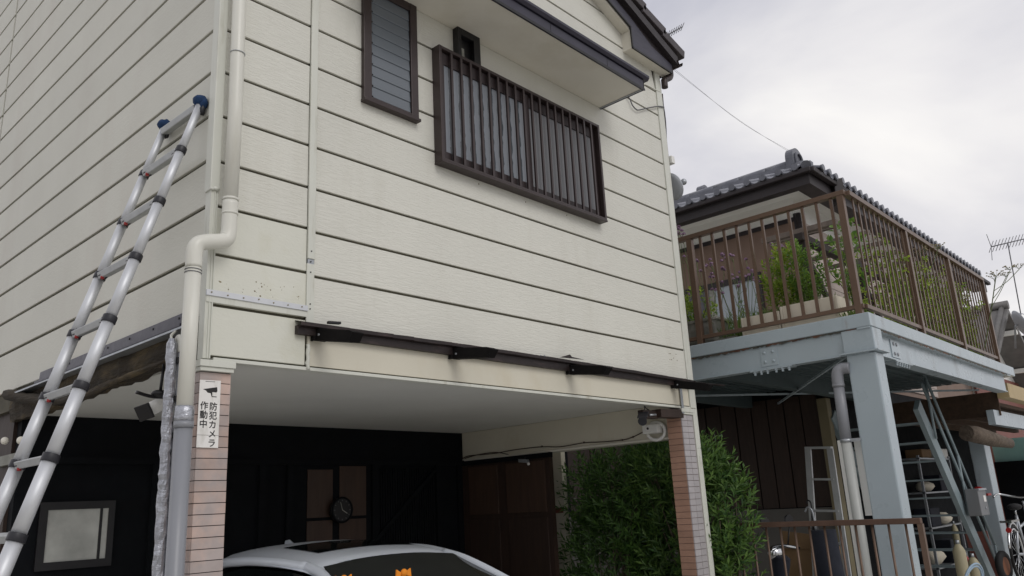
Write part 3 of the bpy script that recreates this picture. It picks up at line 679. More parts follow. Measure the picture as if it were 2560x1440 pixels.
lc = H(1640, 1078, x=3.96)
MB().tube([lc + V(0, math.cos(t) * .085 + .0, math.sin(t) * .07) for t in [1.3 + i * .25 for i in range(-1, 20)]][::-1], .014, 9).build('conduit_loop', M['white'], jb)
fc = thing('floodlight', 'small floodlight under the garage side beam above brown panels', 'lamp', (3.94, 1.7, 2.0))
a = H(1305, 1155, x=3.90)
MB().prism([a + V(0, -.05, .02), a + V(0, .05, .03), a + V(0, .045, .0), a + V(0, -.055, -.012)], (.045, 0, .0)).build('head', M['galv'], fc, .003)
MB().ball(a + V(.02, -.06, -.02), .014, 8, 6).build('sensor', M['white'], fc)
MB().tube([a + V(.03, 0, .02), V(3.97, a.y, a.z + .06)], .006, 6).build('arm', M['black'], fc)
cab = [H(px, py, x=3.992) for px, py in ((1612, 1078), (1583, 1092), (1556, 1100), (1500, 1105), (1460, 1107), (1400, 1117), (1355, 1117), (1290, 1124), (1240, 1133), (1200, 1137), (1170, 1140), (1155, 1147))]
tag(MB().tube(curve(cab, 4), .0042, 6).build('camera_cable', M['cablebrown']), 'thin brown cable clipped along the cream garage side beam', 'cable')
ck = MB()
for px, py in ((1583, 1092), (1556, 1100), (1460, 1106), (1355, 1116)): ck.ball(H(px, py, x=3.992), .009, 6, 5)
o = ck.build('clip', M['cablebrown'], bpy.data.objects['camera_cable'])
cab2 = [H(px, py, x=3.99) for px, py in ((1162, 1146), (1190, 1138), (1235, 1131), (1265, 1135), (1284, 1142), (1295, 1152))]
tag(MB().tube(curve(cab2, 4), .0042, 6).build('lamp_cable', M['cablebrown']), 'short brown cable drooping to the floodlight in the garage', 'cable')

c2 = thing('security_camera', 'white bullet camera with black front under the garage ceiling by lagged pipe', 'camera', (.05, .55, 2.2))
a = H(362, 1030, y=.55); b = H(420, 1000, y=.62)
MB().tube([a, b], .033, 14).build('housing', M['white'], c2)
dd = (b - a).normalized()
MB().bar(a - dd * .010, a + dd * .004, .085, .075, (0, .2, 1)).build('front_plate', M['black'], c2, .003)
MB().tube([b, b + V(.04, .02, .17)], .012, 8).build('mount', M['white'], c2)
bx_ = thing('sensor_light', 'black sensor lamp with bent arm hanging under the garage ceiling', 'lamp', (.1, .4, 2.3))
a = H(400, 985, y=.42); MB().ball(a, .035, 10, 6, (1.2, 1, .55)).build('head', M['black'], bx_)
MB().tube(curve([H(340, 980, y=.42), H(365, 988, y=.42), H(385, 992, y=.42), H(410, 993, y=.42)], 4), .008, 6).build('arm', M['black'], bx_)
MB().tube([a, V(a.x + .01, a.y, CZ_)], .007, 6).build('stem', M['black'], bx_)

pc = [H(px, py, y=-.02) for px, py in ((1568, 240), (1575, 248), (1581, 263), (1590, 273), (1597, 275), (1620, 270), (1645, 266), (1660, 268))]
tag(MB().tube(curve(pc, 4), .0055, 8).build('hood_cable', M['wire']), 'grey cable looping from the window hood to the wall corner', 'cable')
pc = [H(px, py, y=-.01) for px, py in ((1607, 213), (1614, 211), (1635, 222), (1649, 229), (1652, 228))]
tag(MB().tube(curve(pc, 4), .0045, 8).build('upper_cable', M['pvc']), 'short pale cable from hood top to the wall corner', 'cable')
rc = thing('corner_conduit', 'brown conduit with white box running down the house right corner', 'conduit', (4.21, .0, 3.3))
MB().tube(curve([H(1655, 235, x=4.21), H(1663, 330, x=4.215), H(1671, 405, x=4.215), H(1676, 450, x=4.22), H(1680, 500, x=4.22), H(1684, 560, x=4.215)], 4), .009, 8).build('conduit', M['cablebrown'], rc)
MB().tube(curve([H(1653, 235, x=4.20), H(1664, 300, x=4.20), H(1668, 400, x=4.20), H(1676, 500, x=4.20), H(1690, 620, x=4.20)], 4), .004, 6).build('wire', M['wire'], rc)
a = H(1673, 402, x=4.215); MB().box(a - V(.02, .04, .035), a + V(.03, .04, .035)).build('box', M['white'], rc, .004)

clk = thing('wall_clock', 'round black wall clock with white marks on the dark garage wall', 'clock', (2.44, BY - .03, 1.65))
cc = H(853, 1275, y=BY - .06)
MB().disc(cc, (0, 1, 0), .105, .03, 32).build('case', M['black'], clk)
MB().ring(cc + V(0, -.018, 0), (0, 1, 0), .10, .008, 32, 6).build('rim', M['charwall'], clk)
hm = MB()
for i in range(12):
    t = i * math.pi / 6; hm.bar(cc + V(math.sin(t) * .072, -.0165, math.cos(t) * .072), cc + V(math.sin(t) * .084, -.0165, math.cos(t) * .084), .008, .002, (0, 1, 0))
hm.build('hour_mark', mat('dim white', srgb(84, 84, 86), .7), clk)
MB().bar(cc + V(0, -.018, 0), cc + V(.05, -.018, -.03), .006, .002, (0, 1, 0)).bar(cc + V(0, -.0185, 0), cc + V(-.02, -.0185, .065), .005, .002, (0, 1, 0)).build('hand', M['pot'], clk)

gl = thing('porch_lamp', 'pair of round frosted globes on a bracket beyond the dark garage wall', 'lamp', (0, 2.9, 1.9))
for px, py in ((12, 1102), (52, 1101)):
    MB().ball(H(px, py, x=-.06), .024, 12, 8).build('globe', M['soffit'], gl)
MB().box(H(0, 1150, x=.015) - V(.03, 0, .05), H(60, 1150, x=.015) + V(0, 0, .05)).build('bracket', M['pot'], gl)

# =================================================================== car
car = thing('parked_car', 'silver car with sunroof parked nose-out in the garage', 'car', (1.35, .75, 0))
cx = 1.60
def sec(y, prof): return [(cx + x, y, z) for x, z in prof]
# cabin (greenhouse) as lofted sections: half profiles (x,z) from sill to crown
def loft(mb, rings, smooth=True):
    n_ = len(rings[0])
    for a, b in zip(rings[:-1], rings[1:]):
        mb.add(list(a) + list(b), [(i, i + 1, n_ + i + 1, n_ + i) for i in range(n_ - 1)], smooth)
def half(wb, wt, zb, zt, crown):
    r = [(-wb, zb)]
    for k in range(13):
        u = -1 + k / 6; r.append((u * wt, zt + crown * (1 - u * u) - .03 * abs(u) ** 8))
    return r + [(wb, zb)]
body = MB()
rings = []
for y, hw, zl, zs in ((-.98, .55, .28, .55), (-.93, .72, .22, .68), (-.75, .80, .18, .76), (-.3, .84, .18, .85), (.05, .85, .18, .90), (.6, .86, .18, .93), (1.4, .86, .18, .95), (2.0, .83, .2, .97), (2.4, .76, .25, .95), (2.50, .6, .35, .85)):
    rings.append([(cx - hw * .93, y, zl), (cx - hw, y, zl + .15), (cx - hw, y, zs - .16), (cx - hw * .95, y, zs - .03), (cx - hw * .80, y, zs), (cx, y, zs + .03), (cx + hw * .80, y, zs), (cx + hw * .95, y, zs - .03), (cx + hw, y, zs - .16), (cx + hw, y, zl + .15), (cx + hw * .93, y, zl), (cx - hw * .93, y, zl)])
loft(body, rings)
n_ = 11
body.add([rings[0][i] for i in range(n_)], [tuple(range(n_))]); body.add([rings[-1][i] for i in range(n_)], [tuple(range(n_ - 1, -1, -1))])
body.build('body', M['carpaint'], car)
roofm = MB()
RS = [(.73, .50, 1.333, .030), (.80, .52, 1.356, .032), (.95, .535, 1.376, .034), (1.2, .55, 1.398, .038), (1.5, .55, 1.410, .038), (1.8, .53, 1.392, .036), (2.0, .50, 1.35, .03)]
RC = [tuple(v) for v in zip(*[[p.x for p in curve([(q[k], 0, 0) for q in RS], 5)] for k in range(4)])]
rr_ = [sec(y, half(wt + .05, wt + .015, zt - .05, zt, c)) for y, wt, zt, c in RC]
loft(roofm, rr_)
rf = roofm.build('roof', M['carpaint'], car)
sr = MB(); US = [-.70 + 1.40 * k / 12 for k in range(13)]
SR = [[(cx + u * wt, y, zt + c * (1 - u * u) + .004 + .03 * 0) for u in US] for y, wt, zt, c in RC if .93 <= y <= 1.34]
loft(sr, SR)
sr.build('sunroof', M['carglass'], car)
wsv = MB(); top = [(cx + u * .50, .715, 1.332 + .028 * (1 - u * u)) for u in [-1 + k / 5 for k in range(11)]]; bot = [(cx + u * .70, -.05 - .10 * (1 - u * u), .91 + .03 * (1 - u * u)) for u in [-1 + k / 5 for k in range(11)]]
mid = [tuple(Vector(a).lerp(Vector(b), .5) + V(0, -.025, .025)) for a, b in zip(top, bot)]
wsv.add(top + mid + bot, [(i, 11 + i, 12 + i, i + 1) for i in range(10)] + [(11 + i, 22 + i, 23 + i, 12 + i) for i in range(10)], True)
wsv.build('windscreen', M['carglass'], car)
bk = MB(); top = [(cx + u * .48, 1.96, 1.31 + .026 * (1 - u * u)) for u in [-1 + k / 5 for k in range(11)]]; bot = [(cx + u * .66, 2.40, .97) for u in [-1 + k / 5 for k in range(11)]]
bk.add(top + bot, [(i, i + 1, 12 + i, 11 + i) for i in range(10)], True).build('rear_window', M['carglass'], car)
for s_ in (-1, 1):
    sw = MB(); a_ = [(cx + s_ * .79, -.15, .92), (cx + s_ * .81, .6, .945), (cx + s_ * .81, 1.4, .96), (cx + s_ * .76, 2.25, .985)]
    b_ = [(cx + s_ * .575, .60, 1.26), (cx + s_ * .590, .92, 1.31), (cx + s_ * .600, 1.4, 1.325), (cx + s_ * .56, 1.95, 1.26)]
    sw.add(a_ + b_, [(i, i + 1, 5 + i, 4 + i) for i in range(3)], True).build('side_window', M['carglass'], car)
    pil = MB().tube(curve([(cx + s_ * .76, -.12, .90), (cx + s_ * .655, .30, 1.125), (cx + s_ * .555, .62, 1.28), (cx + s_ * .53, .84, 1.335)], 6), .030, 8).build('pillar', M['carpaint'], car)
    MB().tube(curve([(cx + s_ * .535, .82, 1.33), (cx + s_ * .57, 1.1, 1.358), (cx + s_ * .575, 1.5, 1.362), (cx + s_ * .545, 1.9, 1.31), (cx + s_ * .66, 2.25, 1.05), (cx + s_ * .70, 2.4, .95)], 6), .03, 8).build('roof_rail', M['carpaint'], car)
    MB().ball((cx + s_ * .90, .02, .98), .10, 12, 8, (1, .55, .65)).build('mirror', M['carpaint'], car)
    MB().ball((cx + s_ * .60, -.90, .60), .13, 12, 8, (1, .5, .5)).build('headlight', M['chrome'], car)
    for y in (-.32, 1.85):
        wl = MB().tube([(cx + s_ * .70, y, .31), (cx + s_ * .86, y, .31)], .31, 28).build('wheel', M['rubber'], car)
        MB().disc((cx + s_ * .862, y, .31), (1, 0, 0), .2, .01, 24).build('rim', M['chrome'], wl)
fin = MB().prism([(cx - .0, 1.80, 1.42), (cx, 1.94, 1.39), (cx, 1.92, 1.455), (cx, 1.88, 1.46)], (.02, 0, 0)).build('aerial_fin', M['carpaint'], car, .006)
for px, py, ol in ((860, 1446, 'orange bow ornament low behind the windscreen near the silver pillar'), (1010, 1430, 'orange bow ornament at the middle of the car windscreen')):
    p = H(px, py, y=.30)
    orn = thing('dashboard_ornament', ol, 'ornament', tuple(p - V(0, 0, .05)), 'ornaments behind the windscreen')
    for s_ in (-1, 1):
        MB().prism([p + V(0, .0, -.012), p + V(s_ * .05, .0, .018), p + V(s_ * .055, .0, -.03)], (0, .012, 0)).build('ear', M['orange'], orn, .003)
    MB().ball(p + V(0, 0, -.004), .022, 10, 7, (1, .7, 1)).build('centre', M['orange'], orn)
    MB().box(p + V(-.05, -.004, -.06), p + V(.05, .012, -.028)).build('base', M['white'], orn, .004)

# =================================================================== foliage
def shoot(mb, p, d, ln, nl, ll, lw_, spread=.9, droop=0.0):
    p = Vector(p); d = Vector(d).normalized(); a = d.orthogonal().normalized(); b = d.cross(a)
    ph = rnd.random() * 6.28
    for i in range(nl):
        t = .1 + .9 * i / nl; ph += 2.4
        base_ = p + d * ln * t; rad_ = a * math.cos(ph) + b * math.sin(ph)
        sp = spread * (1.25 - .7 * t) + rnd.uniform(-.12, .12)
        ld = (d * math.cos(sp) + rad_ * math.sin(sp) + V(0, 0, -droop)).normalized()
        sidev = ld.cross(d); sidev = sidev.normalized() if sidev.length > 1e-4 else a
        nrm = sidev.cross(ld)
        l_ = ll * rnd.uniform(.75, 1.15) * (1 - .35 * t * t); w2 = lw_ * .5 * rnd.uniform(.85, 1.15)
        tip = base_ + ld * l_ - nrm * l_ * .08; m1 = base_ + ld * l_ * .45 + nrm * w2 * .35
        o = len(mb.v); mb.v += [tuple(base_), tuple(m1 + sidev * w2), tuple(tip), tuple(m1 - sidev * w2), ]
        mb.f += [(o, o + 1, o + 2), (o, o + 2, o + 3)]; mb.s += [False, False]
def shrub(name, label, blobs, nsh, m, base_, sl_=.16, ll=.055, lw_=.011, nl=16, stems=7, outb=.55, group=None, topb=.5):
    t = thing(name, label, 'shrub', base_, group); mb = MB(); st = MB(); tips = []
    tot = sum(b[1][0] * b[1][1] * b[1][2] for b in blobs)
    for c, r, in blobs:
        c = Vector(c)
        for i in range(int(nsh * r[0] * r[1] * r[2] / tot)):
            while True:
                q = V(rnd.uniform(-1, 1), rnd.uniform(-1, 1), rnd.uniform(-1, 1))
                if .02 < q.length < 1: break
            q = q.normalized() * (q.length ** outb)
            p = c + V(q.x * r[0], q.y * r[1], q.z * r[2]); d = V(q.x, q.y, q.z * .6 + topb) + V(rnd.uniform(-.3, .3), rnd.uniform(-.3, .3), rnd.uniform(-.1, .4))
            shoot(mb, p, d, sl_ * rnd.uniform(.7, 1.25), nl, ll, lw_)
            if i % 9 == 0: tips.append(p)
    mb.build('crown', m, t)
    b0 = Vector(base_)
    for p in tips[:60]:
        s0 = b0 + V(rnd.uniform(-.1, .1), rnd.uniform(-.15, .15), 0); md = s0.lerp(p, .5) + V(rnd.uniform(-.05, .05), rnd.uniform(-.05, .05), .12)
        st.tube(curve([s0, md, p], 4), [.012, .011, .010, .009, .008, .006, .005, .004, .003][:9], 5)
    st.build('stem', M['bark'], t)
    return t
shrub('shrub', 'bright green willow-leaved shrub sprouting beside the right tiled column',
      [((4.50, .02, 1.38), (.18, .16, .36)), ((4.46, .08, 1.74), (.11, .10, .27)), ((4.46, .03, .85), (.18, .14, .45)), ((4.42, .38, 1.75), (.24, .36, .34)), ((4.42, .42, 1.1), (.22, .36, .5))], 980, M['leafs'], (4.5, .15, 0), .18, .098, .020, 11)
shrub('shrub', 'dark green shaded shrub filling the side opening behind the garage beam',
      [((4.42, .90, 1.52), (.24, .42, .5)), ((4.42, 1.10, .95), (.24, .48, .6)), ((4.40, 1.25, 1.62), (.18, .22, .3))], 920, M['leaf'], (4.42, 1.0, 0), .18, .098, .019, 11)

# =================================================================== neighbour: raised steel deck
DX, DY, DZ = 4.863, -1.242, 2.962
DX1, DY1 = 9.85, 2.6
dk = thing('raised_deck', 'blue-grey steel raised deck on posts beside the cream house', 'deck', (6.5, 0, 0))
MB().box((DX, DY, DZ - .112), (DX1, DY1, DZ)).build('edge_slab', M['deckpaint'], dk, .006)
MB().box((DX + .07, DY + .07, DZ + .0005), (DX1 - .07, DY1 - .07, DZ + .004)).build('bounce_topping', M['deckbounce'], dk)  # added over the slab for its bounced light, out of view
bm_ = MB()
bz0, bz1 = 2.652, 2.838
bm_.box((DX + .03, DY + .05, bz0), (DX + .042, DY1 - .05, bz1)).box((DX + .02, DY + .05, bz0 - .010), (DX + .12, DY1 - .05, bz0))
bm_.build('side_beam', M['deckpaint'], dk, .002)
bm_ = MB().box((DX + .26, DY + .06, bz0), (DX1 - .35, DY + .075, bz1)).box((DX + .26, DY + .045, bz0 - .012), (DX1 - .35, DY + .165, bz0)).build('front_beam', M['deckpaint'], dk, .002)
MB().box((DX + .0, DY + .01, 2.836), (DX1 - .2, DY + .11, 2.849)).build('top_flange', M['deckpaint'], dk)
MB().box((DX + .02, DY + .02, 2.838), (DX + .11, DY1 - .05, 2.849)).build('top_flange', M['deckpaint'], dk)
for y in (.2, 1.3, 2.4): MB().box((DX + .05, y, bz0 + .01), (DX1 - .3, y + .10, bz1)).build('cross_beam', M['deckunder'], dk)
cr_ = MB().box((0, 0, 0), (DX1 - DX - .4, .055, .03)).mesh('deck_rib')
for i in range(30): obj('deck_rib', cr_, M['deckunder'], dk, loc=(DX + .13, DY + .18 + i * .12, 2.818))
MB().bar((DX + .2, DY + .3, 2.67), (DX1 - .6, 1.9, 2.67), .02, .02).bar((DX + .2, 1.9, 2.68), (DX1 - .6, DY + .3, 2.68), .02, .02).build('wind_brace', M['deckpaint'], dk)
rg_ = MB()
for i in range(60):
    y0 = DY + .12 + i * .06; h0, h1 = rnd.uniform(.006, .02), rnd.uniform(.006, .024)
    rg_.add([(DX + .012, y0, 2.8495), (DX + .012, y0 + .06, 2.8495), (DX + .014, y0 + .06, 2.8495 - h1), (DX + .014, y0 + .03, 2.8495 - h0 - rnd.random() * .012), (DX + .014, y0, 2.8495 - h0)], [(0, 1, 2, 3, 4)])
for i in range(75):
    x0 = DX + .1 + i * .06; h0, h1 = rnd.uniform(.006, .02), rnd.uniform(.006, .022)
    rg_.add([(x0, DY + .006, 2.8495), (x0 + .06, DY + .006, 2.8495), (x0 + .06, DY + .008, 2.8495 - h1), (x0 + .03, DY + .008, 2.8495 - h0 - rnd.random() * .012), (x0, DY + .008, 2.8495 - h0)], [(0, 1, 2, 3, 4)])
rg_.build('flaking_edge', mat('flaking dirt', srgb(84, 84, 78), .9, var=.5, vscale=20, col2=srgb(104, 74, 60), mixlo=.5, mixhi=.6, mscale=6), dk)['kind'] = 'stuff'
post = MB().box((4.885, -1.235, 0), (5.075, -1.005, 2.648)).build('post', M['deckpaint'], dk, .012)
MB().box((4.875, -1.245, 2.662), (5.085, -.995, 2.845)).build('post_head', M['deckpaint'], dk, .008)
MB().box((4.845, -1.275, 2.6485), (5.115, -.965, 2.6615)).build('cap_plate', M['deckpaint'], dk, .002)
def splice(o, u, nv, n_, face):
    pass
# bolted splice on the side beam
pa = H(1921, 886, x=DX + .02)
pt = MB().box((DX + .024, pa.y - .075, bz0 + .012), (DX + .0295, pa.y + .075, bz1 - .012)).build('splice_plate', M['deckpaint'], dk, .001)
bmsh = MB().ball((0, 0, 0), .014, 10, 6, (.55, 1, 1)).mesh('bolt')
for dy in (-.038, .038):
    for dz in (.05, .13): obj('bolt', bmsh, M['deckpaint'], pt, loc=(DX + .022, pa.y + dy, bz0 + dz))
MB().box((DX + .018, pa.y - .19, bz0 - .020), (DX + .122, pa.y + .19, bz0 - .0105)).build('flange_plate', M['deckpaint'], pt)
nut = MB().tube([(0, 0, 0), (0, 0, -.012), (0, 0, -.013), (0, 0, -.030)], [.015, .015, .010, .010], 6, smooth=False).mesh('nut')
for i in range(6): obj('nut', nut, M['deckpaint'], pt, loc=(DX + .035, pa.y - .16 + i * .058 + (.02 if i > 2 else 0), bz0 - .021))
# bolted splice on the front beam
xa_ = H(2239, 875, y=DY + .05).x
pt = MB().box((xa_ - .09, DY + .052, bz0 + .012), (xa_ + .12, DY + .0595, bz1 - .02)).build('splice_plate', M['deckpaint'], dk, .001)
bm2 = MB().ball((0, 0, 0), .016, 10, 6, (1, .55, 1)).mesh('bolt')
for dx in (-.03, .045):
    for dz in (.045, .13): obj('bolt', bm2, M['pvcgrey'], pt, loc=(xa_ + dx, DY + .05, bz0 + dz))
MB().box((xa_ - .05, DY + .043, bz0 - .022), (xa_ + .38, DY + .167, bz0 - .0125)).build('flange_plate', M['deckpaint'], pt)
for i in range(6): obj('nut', nut, M['deckpaint'], pt, loc=(xa_ + .0 + i * .062, DY + .06, bz0 - .023))
# grey drain on the post
dg_ = thing('deck_drainpipe', 'grey plastic drainpipe with elbow strapped beside the steel deck post', 'drainpipe', (4.87, -.91, 0))
a = H(2108, 925, x=4.87)
MB().tube(curve([(4.89, -1.02, 2.545), (4.885, -.96, 2.548), (4.872, -.925, 2.525), (4.87, -.915, 2.47), (4.87, -.914, 2.40)], 6), .046, 14).build('elbow', M['pvcgrey'], dg_)
MB().tube([(4.87, -.914, 2.43), (4.87, -.905, 1.98)], .043, 14).build('pipe', M['pvcgrey'], dg_)
MB().tube([(4.87, -.905, 1.985), (4.87, -.90, 0)], .041, 14).build('pipe', mat('pale grey pvc', srgb(170, 172, 168), .4, var=.05), dg_)
MB().tube([(4.87, -.914, 2.425), (4.87, -.914, 2.405)], .049, 14).build('coupling', M['pvcgrey'], dg_)
MB().tube([(4.87, -.905, 1.99), (4.87, -.905, 1.965)], .046, 14).box((4.86, -1.02, 1.965), (4.88, -.94, 1.99)).build('strap', M['galv'], dg_)
wp = thing('leaning_panels', 'pale narrow panels standing behind the grey deck drainpipe', 'panel', (4.97, -.9, 0))
MB().box((4.96, -.875, 0.02), (4.975, -.80, 1.99)).build('panel', M['plaster'], wp); MB().box((4.96, -1.0, 1.40), (4.975, -.93, 1.99)).build('panel', M['plaster'], wp)

# railing
rl = thing('deck_railing', 'brown aluminium railing with slim balusters along the deck edge', 'railing', (6.5, -1.2, DZ))
rz0, rz1 = 3.025, 4.005; rx, ry2 = 4.905, -1.205
def rail_run(a, b, axis, posts, nbal, bt=.012):
    a = Vector(a); b = Vector(b)
    MB().bar(a + V(0, 0, rz1), b + V(0, 0, rz1), .058, .042).build('top_rail', M['railbrown'], rl, .003)
    MB().bar(a + V(0, 0, rz0), b + V(0, 0, rz0), .035, .034).build('bottom_rail', M['railbrown'], rl, .002)
    bl = MB().box((-.011, -bt, rz0 + .018), (.011, bt, rz1 - .022)).mesh('baluster')
    pst = MB().box((-.027, -.027, DZ), (.027, .027, rz1 - .022)).mesh('post')
    Ln = (b - a).length
    for t in posts: obj('post', pst, M['railbrown'], rl, loc=a.lerp(b, t), bevel=.002)
    n_ = int(Ln / nbal)
    for i in range(1, n_):
        t = i / n_
        if min(abs(t - p_) for p_ in posts) * Ln < .04: continue
        obj('baluster', bl, M['railbrown'], rl, loc=a.lerp(b, t))
rail_run((rx, ry2, 0), (rx, 2.3, 0), 'y', [0.012, .425, .80], .122)
rail_run((rx + .03, ry2, 0), (9.30, ry2, 0), 'x', [.33, .655, .994], .124, .0055)

# plants on the deck
def box_planter(name, label, a, b, lip=.0, m=None, soil=True):
    t = thing(name, label, 'planter', ((a[0] + b[0]) / 2, (a[1] + b[1]) / 2, a[2]))
    m = m or M['foam']; w_ = .025
    q = MB().box(a, (b[0], a[1] + w_, b[2])).box((a[0], b[1] - w_, a[2]), b).box((a[0], a[1] + w_, a[2]), (a[0] + w_, b[1] - w_, b[2])).box((b[0] - w_, a[1] + w_, a[2]), (b[0], b[1] - w_, b[2])).box((a[0] + w_, a[1] + w_, a[2]), (b[0] - w_, b[1] - w_, a[2] + w_))
    q.build('box', m, t, .006)
    MB().box((a[0] + w_, a[1] + w_, b[2] - .06), (b[0] - w_, b[1] - w_, b[2] - .04)).build('soil', M['soil'], t)
    return t
zt = DZ + .006
box_planter('foam_planter', 'cream foam planter box nearest the railing corner on the deck', (4.965, -.98, zt), (5.30, -.475, zt + .205))
box_planter('foam_planter', 'cream foam planter box beside the purple-flowered stems on the deck', (4.965, -.465, zt), (5.30, -.10, zt + .175))
gp = thing('grey_planter', 'grey rectangular planter behind the railing next to the house corner', 'planter', (5.1, .42, zt))
MB().prism([(4.985, .16, zt + .02), (5.25, .16, zt + .02), (5.27, .14, zt + .23), (4.965, .14, zt + .23)], (0, .52, 0)).build('tub', M['pot'], gp, .02)
MB().box((4.95, .125, zt + .215), (5.285, .675, zt + .245)).build('rim', M['pot'], gp, .008)
MB().prism([(4.965, .18, zt), (5.27, .18, zt), (5.27, .18, zt + .03), (4.965, .18, zt + .03)], (0, -.22, 0)).build('tray', M['pot'], gp)
def leafy(name, label, c, r, nsh, m, ll, lw_, sl_, nl, cat='plant', stems=True):
    t = thing(name, label, cat, (c[0], c[1], c[2] - r[2])); mb = MB(); st = MB()
    for i in range(nsh):
        while True:
            q = V(rnd.uniform(-1, 1), rnd.uniform(-1, 1), rnd.uniform(-1, 1))
            if q.length < 1: break
        q = q.normalized() * q.length ** .6
        p = V(c[0] + q.x * r[0], c[1] + q.y * r[1], c[2] + q.z * r[2])
        shoot(mb, p, V(q.x * .6, q.y * .6, 1), sl_ * rnd.uniform(.7, 1.3), nl, ll, lw_, 1.1)
        if i % 5 == 0: st.tube([(c[0] + q.x * r[0] * .4, c[1] + q.y * r[1] * .4, c[2] - r[2]), p], [.006, .003], 4)
    mb.build('leaves', m, t); st.build('stem', M['stem'], t); return t
leafy('leafy_bush', 'tall yellow-green leafy bush growing behind the foam planters', (5.32, -.42, 3.40), (.17, .17, .30), 90, M['leafy'], .075, .026, .14, 12)
leafy('leafy_bush', 'bright green bushy plant beside the yellow-green bush on the deck', (5.25, -.64, 3.40), (.13, .12, .31), 70, M['leafg'], .06, .022, .14, 12)
leafy('pot_plant', 'small yellow-green plant in the grey planter by the house corner', (5.08, .42, 3.33), (.12, .2, .14), 34, M['leafy'], .06, .03, .09, 8)
leafy('broad_leaf_sapling', 'thin sapling with broad green leaves near the railing corner post', (5.30, -1.02, 3.55), (.14, .12, .42), 26, M['leafg'], .085, .045, .10, 5)
def grass(name, label, x0, x1, y0, y1, z, h, n_, m):
    mb = MB()
    for i in range(n_):
        p = V(rnd.uniform(x0, x1), rnd.uniform(y0, y1), z); d = V(rnd.uniform(-.5, .5), rnd.uniform(-.5, .5), 1).normalized(); hh_ = h * rnd.uniform(.5, 1.2); s_ = d.cross(V(rnd.random() - .5, rnd.random() - .5, 0)).normalized() * .004
        t1 = p + d * hh_ * .6; t2 = p + d * hh_ + V(d.x, d.y, -.4) * hh_ * .25
        o = len(mb.v); mb.v += [tuple(p - s_), tuple(p + s_), tuple(t1 + s_ * .8), tuple(t1 - s_ * .8), tuple(t2)]; mb.f += [(o, o + 1, o + 2, o + 3), (o + 3, o + 2, o + 4)]; mb.s += [False] * 2
    o = mb.build(name, m); tag(o, label, 'grass'); o['kind'] = 'stuff'; return o
grass('grass_tufts', 'green grass tufts sprouting from the foam planters on the deck', 5.0, 5.28, -.96, -.12, zt + .14, .15, 420, M['grass'])
grass('deck_weeds', 'tall thin weeds growing on the deck between grey and cream planters', 5.02, 5.5, -.12, .14, zt, .34, 240, M['grass'])
grass('corner_weeds', 'low grass at the deck corner beneath the railing', 4.93, 5.2, -1.17, -.99, zt, .10, 130, M['grass'])
# verbena
k = 0
for (vy, vx, nst), vl in zip(((.36, 5.35, 7), (.16, 5.45, 8), (.02, 5.38, 8), (-.12, 5.5, 7), (.55, 5.3, 5)), ('purple verbena stems rising behind the grey planter', 'purple verbena clump between the grey planter and foam boxes', 'purple verbena stems above the weeds on the deck', 'purple verbena clump next to the yellow-green bush', 'tallest purple verbena reaching above the railing near the house corner')):
    vb_ = thing('verbena', vl, 'flower', (vx, vy, zt), 'purple flowers on the deck')
    st = MB(); fl_ = MB()
    for i in range(nst):
        tp = V(vx + rnd.uniform(-.15, .15), vy + rnd.uniform(-.22, .22), zt + rnd.uniform(.5, 1.0)); b0 = V(vx + rnd.uniform(-.05, .05), vy + rnd.uniform(-.05, .05), zt)
        if vy > .5: tp.z = zt + rnd.uniform(.95, 1.3)
        st.tube(curve([b0, b0.lerp(tp, .5) + V(rnd.uniform(-.03, .03), rnd.uniform(-.03, .03), .03), tp], 4), .0028, 5)
        for j in range(rnd.randint(1, 3)):
            q = tp + (V(rnd.uniform(-.07, .07), rnd.uniform(-.07, .07), rnd.uniform(-.06, .04)) if j else V())
            if j: st.tube([tp - V(0, 0, .07), q], .0018, 4)
            for f_ in range(26):
                dd = V(rnd.gauss(0, 1), rnd.gauss(0, 1), abs(rnd.gauss(0, .8))).normalized(); c_ = q + dd * .017; s_ = dd.orthogonal().normalized() * .009; u_ = dd.cross(s_)
                o = len(fl_.v); fl_.v += [tuple(c_ - s_), tuple(c_ + u_), tuple(c_ + s_), tuple(c_ - u_)]; fl_.f.append((o, o + 1, o + 2, o + 3)); fl_.s.append(False)
    lf = MB()
    for i in range(10): shoot(lf, (vx + rnd.uniform(-.06, .06), vy + rnd.uniform(-.06, .06), zt + rnd.uniform(.05, .4)), (rnd.uniform(-.3, .3), rnd.uniform(-.3, .3), 1), .1, 5, .06, .012)
    st.build('stem', M['stem'], vb_); fl_.build('flower_head', M['purple'], vb_)['kind'] = 'stuff'; lf.build('leaves', M['leafg'], vb_)
# climber along the front railing
cb = thing('climbing_plant', 'yellow-green climber with small leaves behind the front railing', 'climber', (6.6, -1.1, DZ))
mb = MB(); st = MB()
for i in range(90):
    x = rnd.uniform(5.45, 9.2); pts = [V(x, rnd.uniform(-1.12, -.9), DZ)]
    for j in range(7): pts.append(pts[-1] + V(rnd.uniform(-.1, .1), rnd.uniform(-.05, .05), rnd.uniform(.06, .16)))
    st.tube(pts, .005, 4)
    for p in pts[1:]:
        for q in range(3): shoot(mb, p, (rnd.uniform(-1, 1), rnd.uniform(-1, .3), rnd.uniform(-.2, .8)), .06, 4, .045, .022, 1.1)
st.build('vine', M['bark'], cb); mb.build('leaves', M['leafy'], cb)
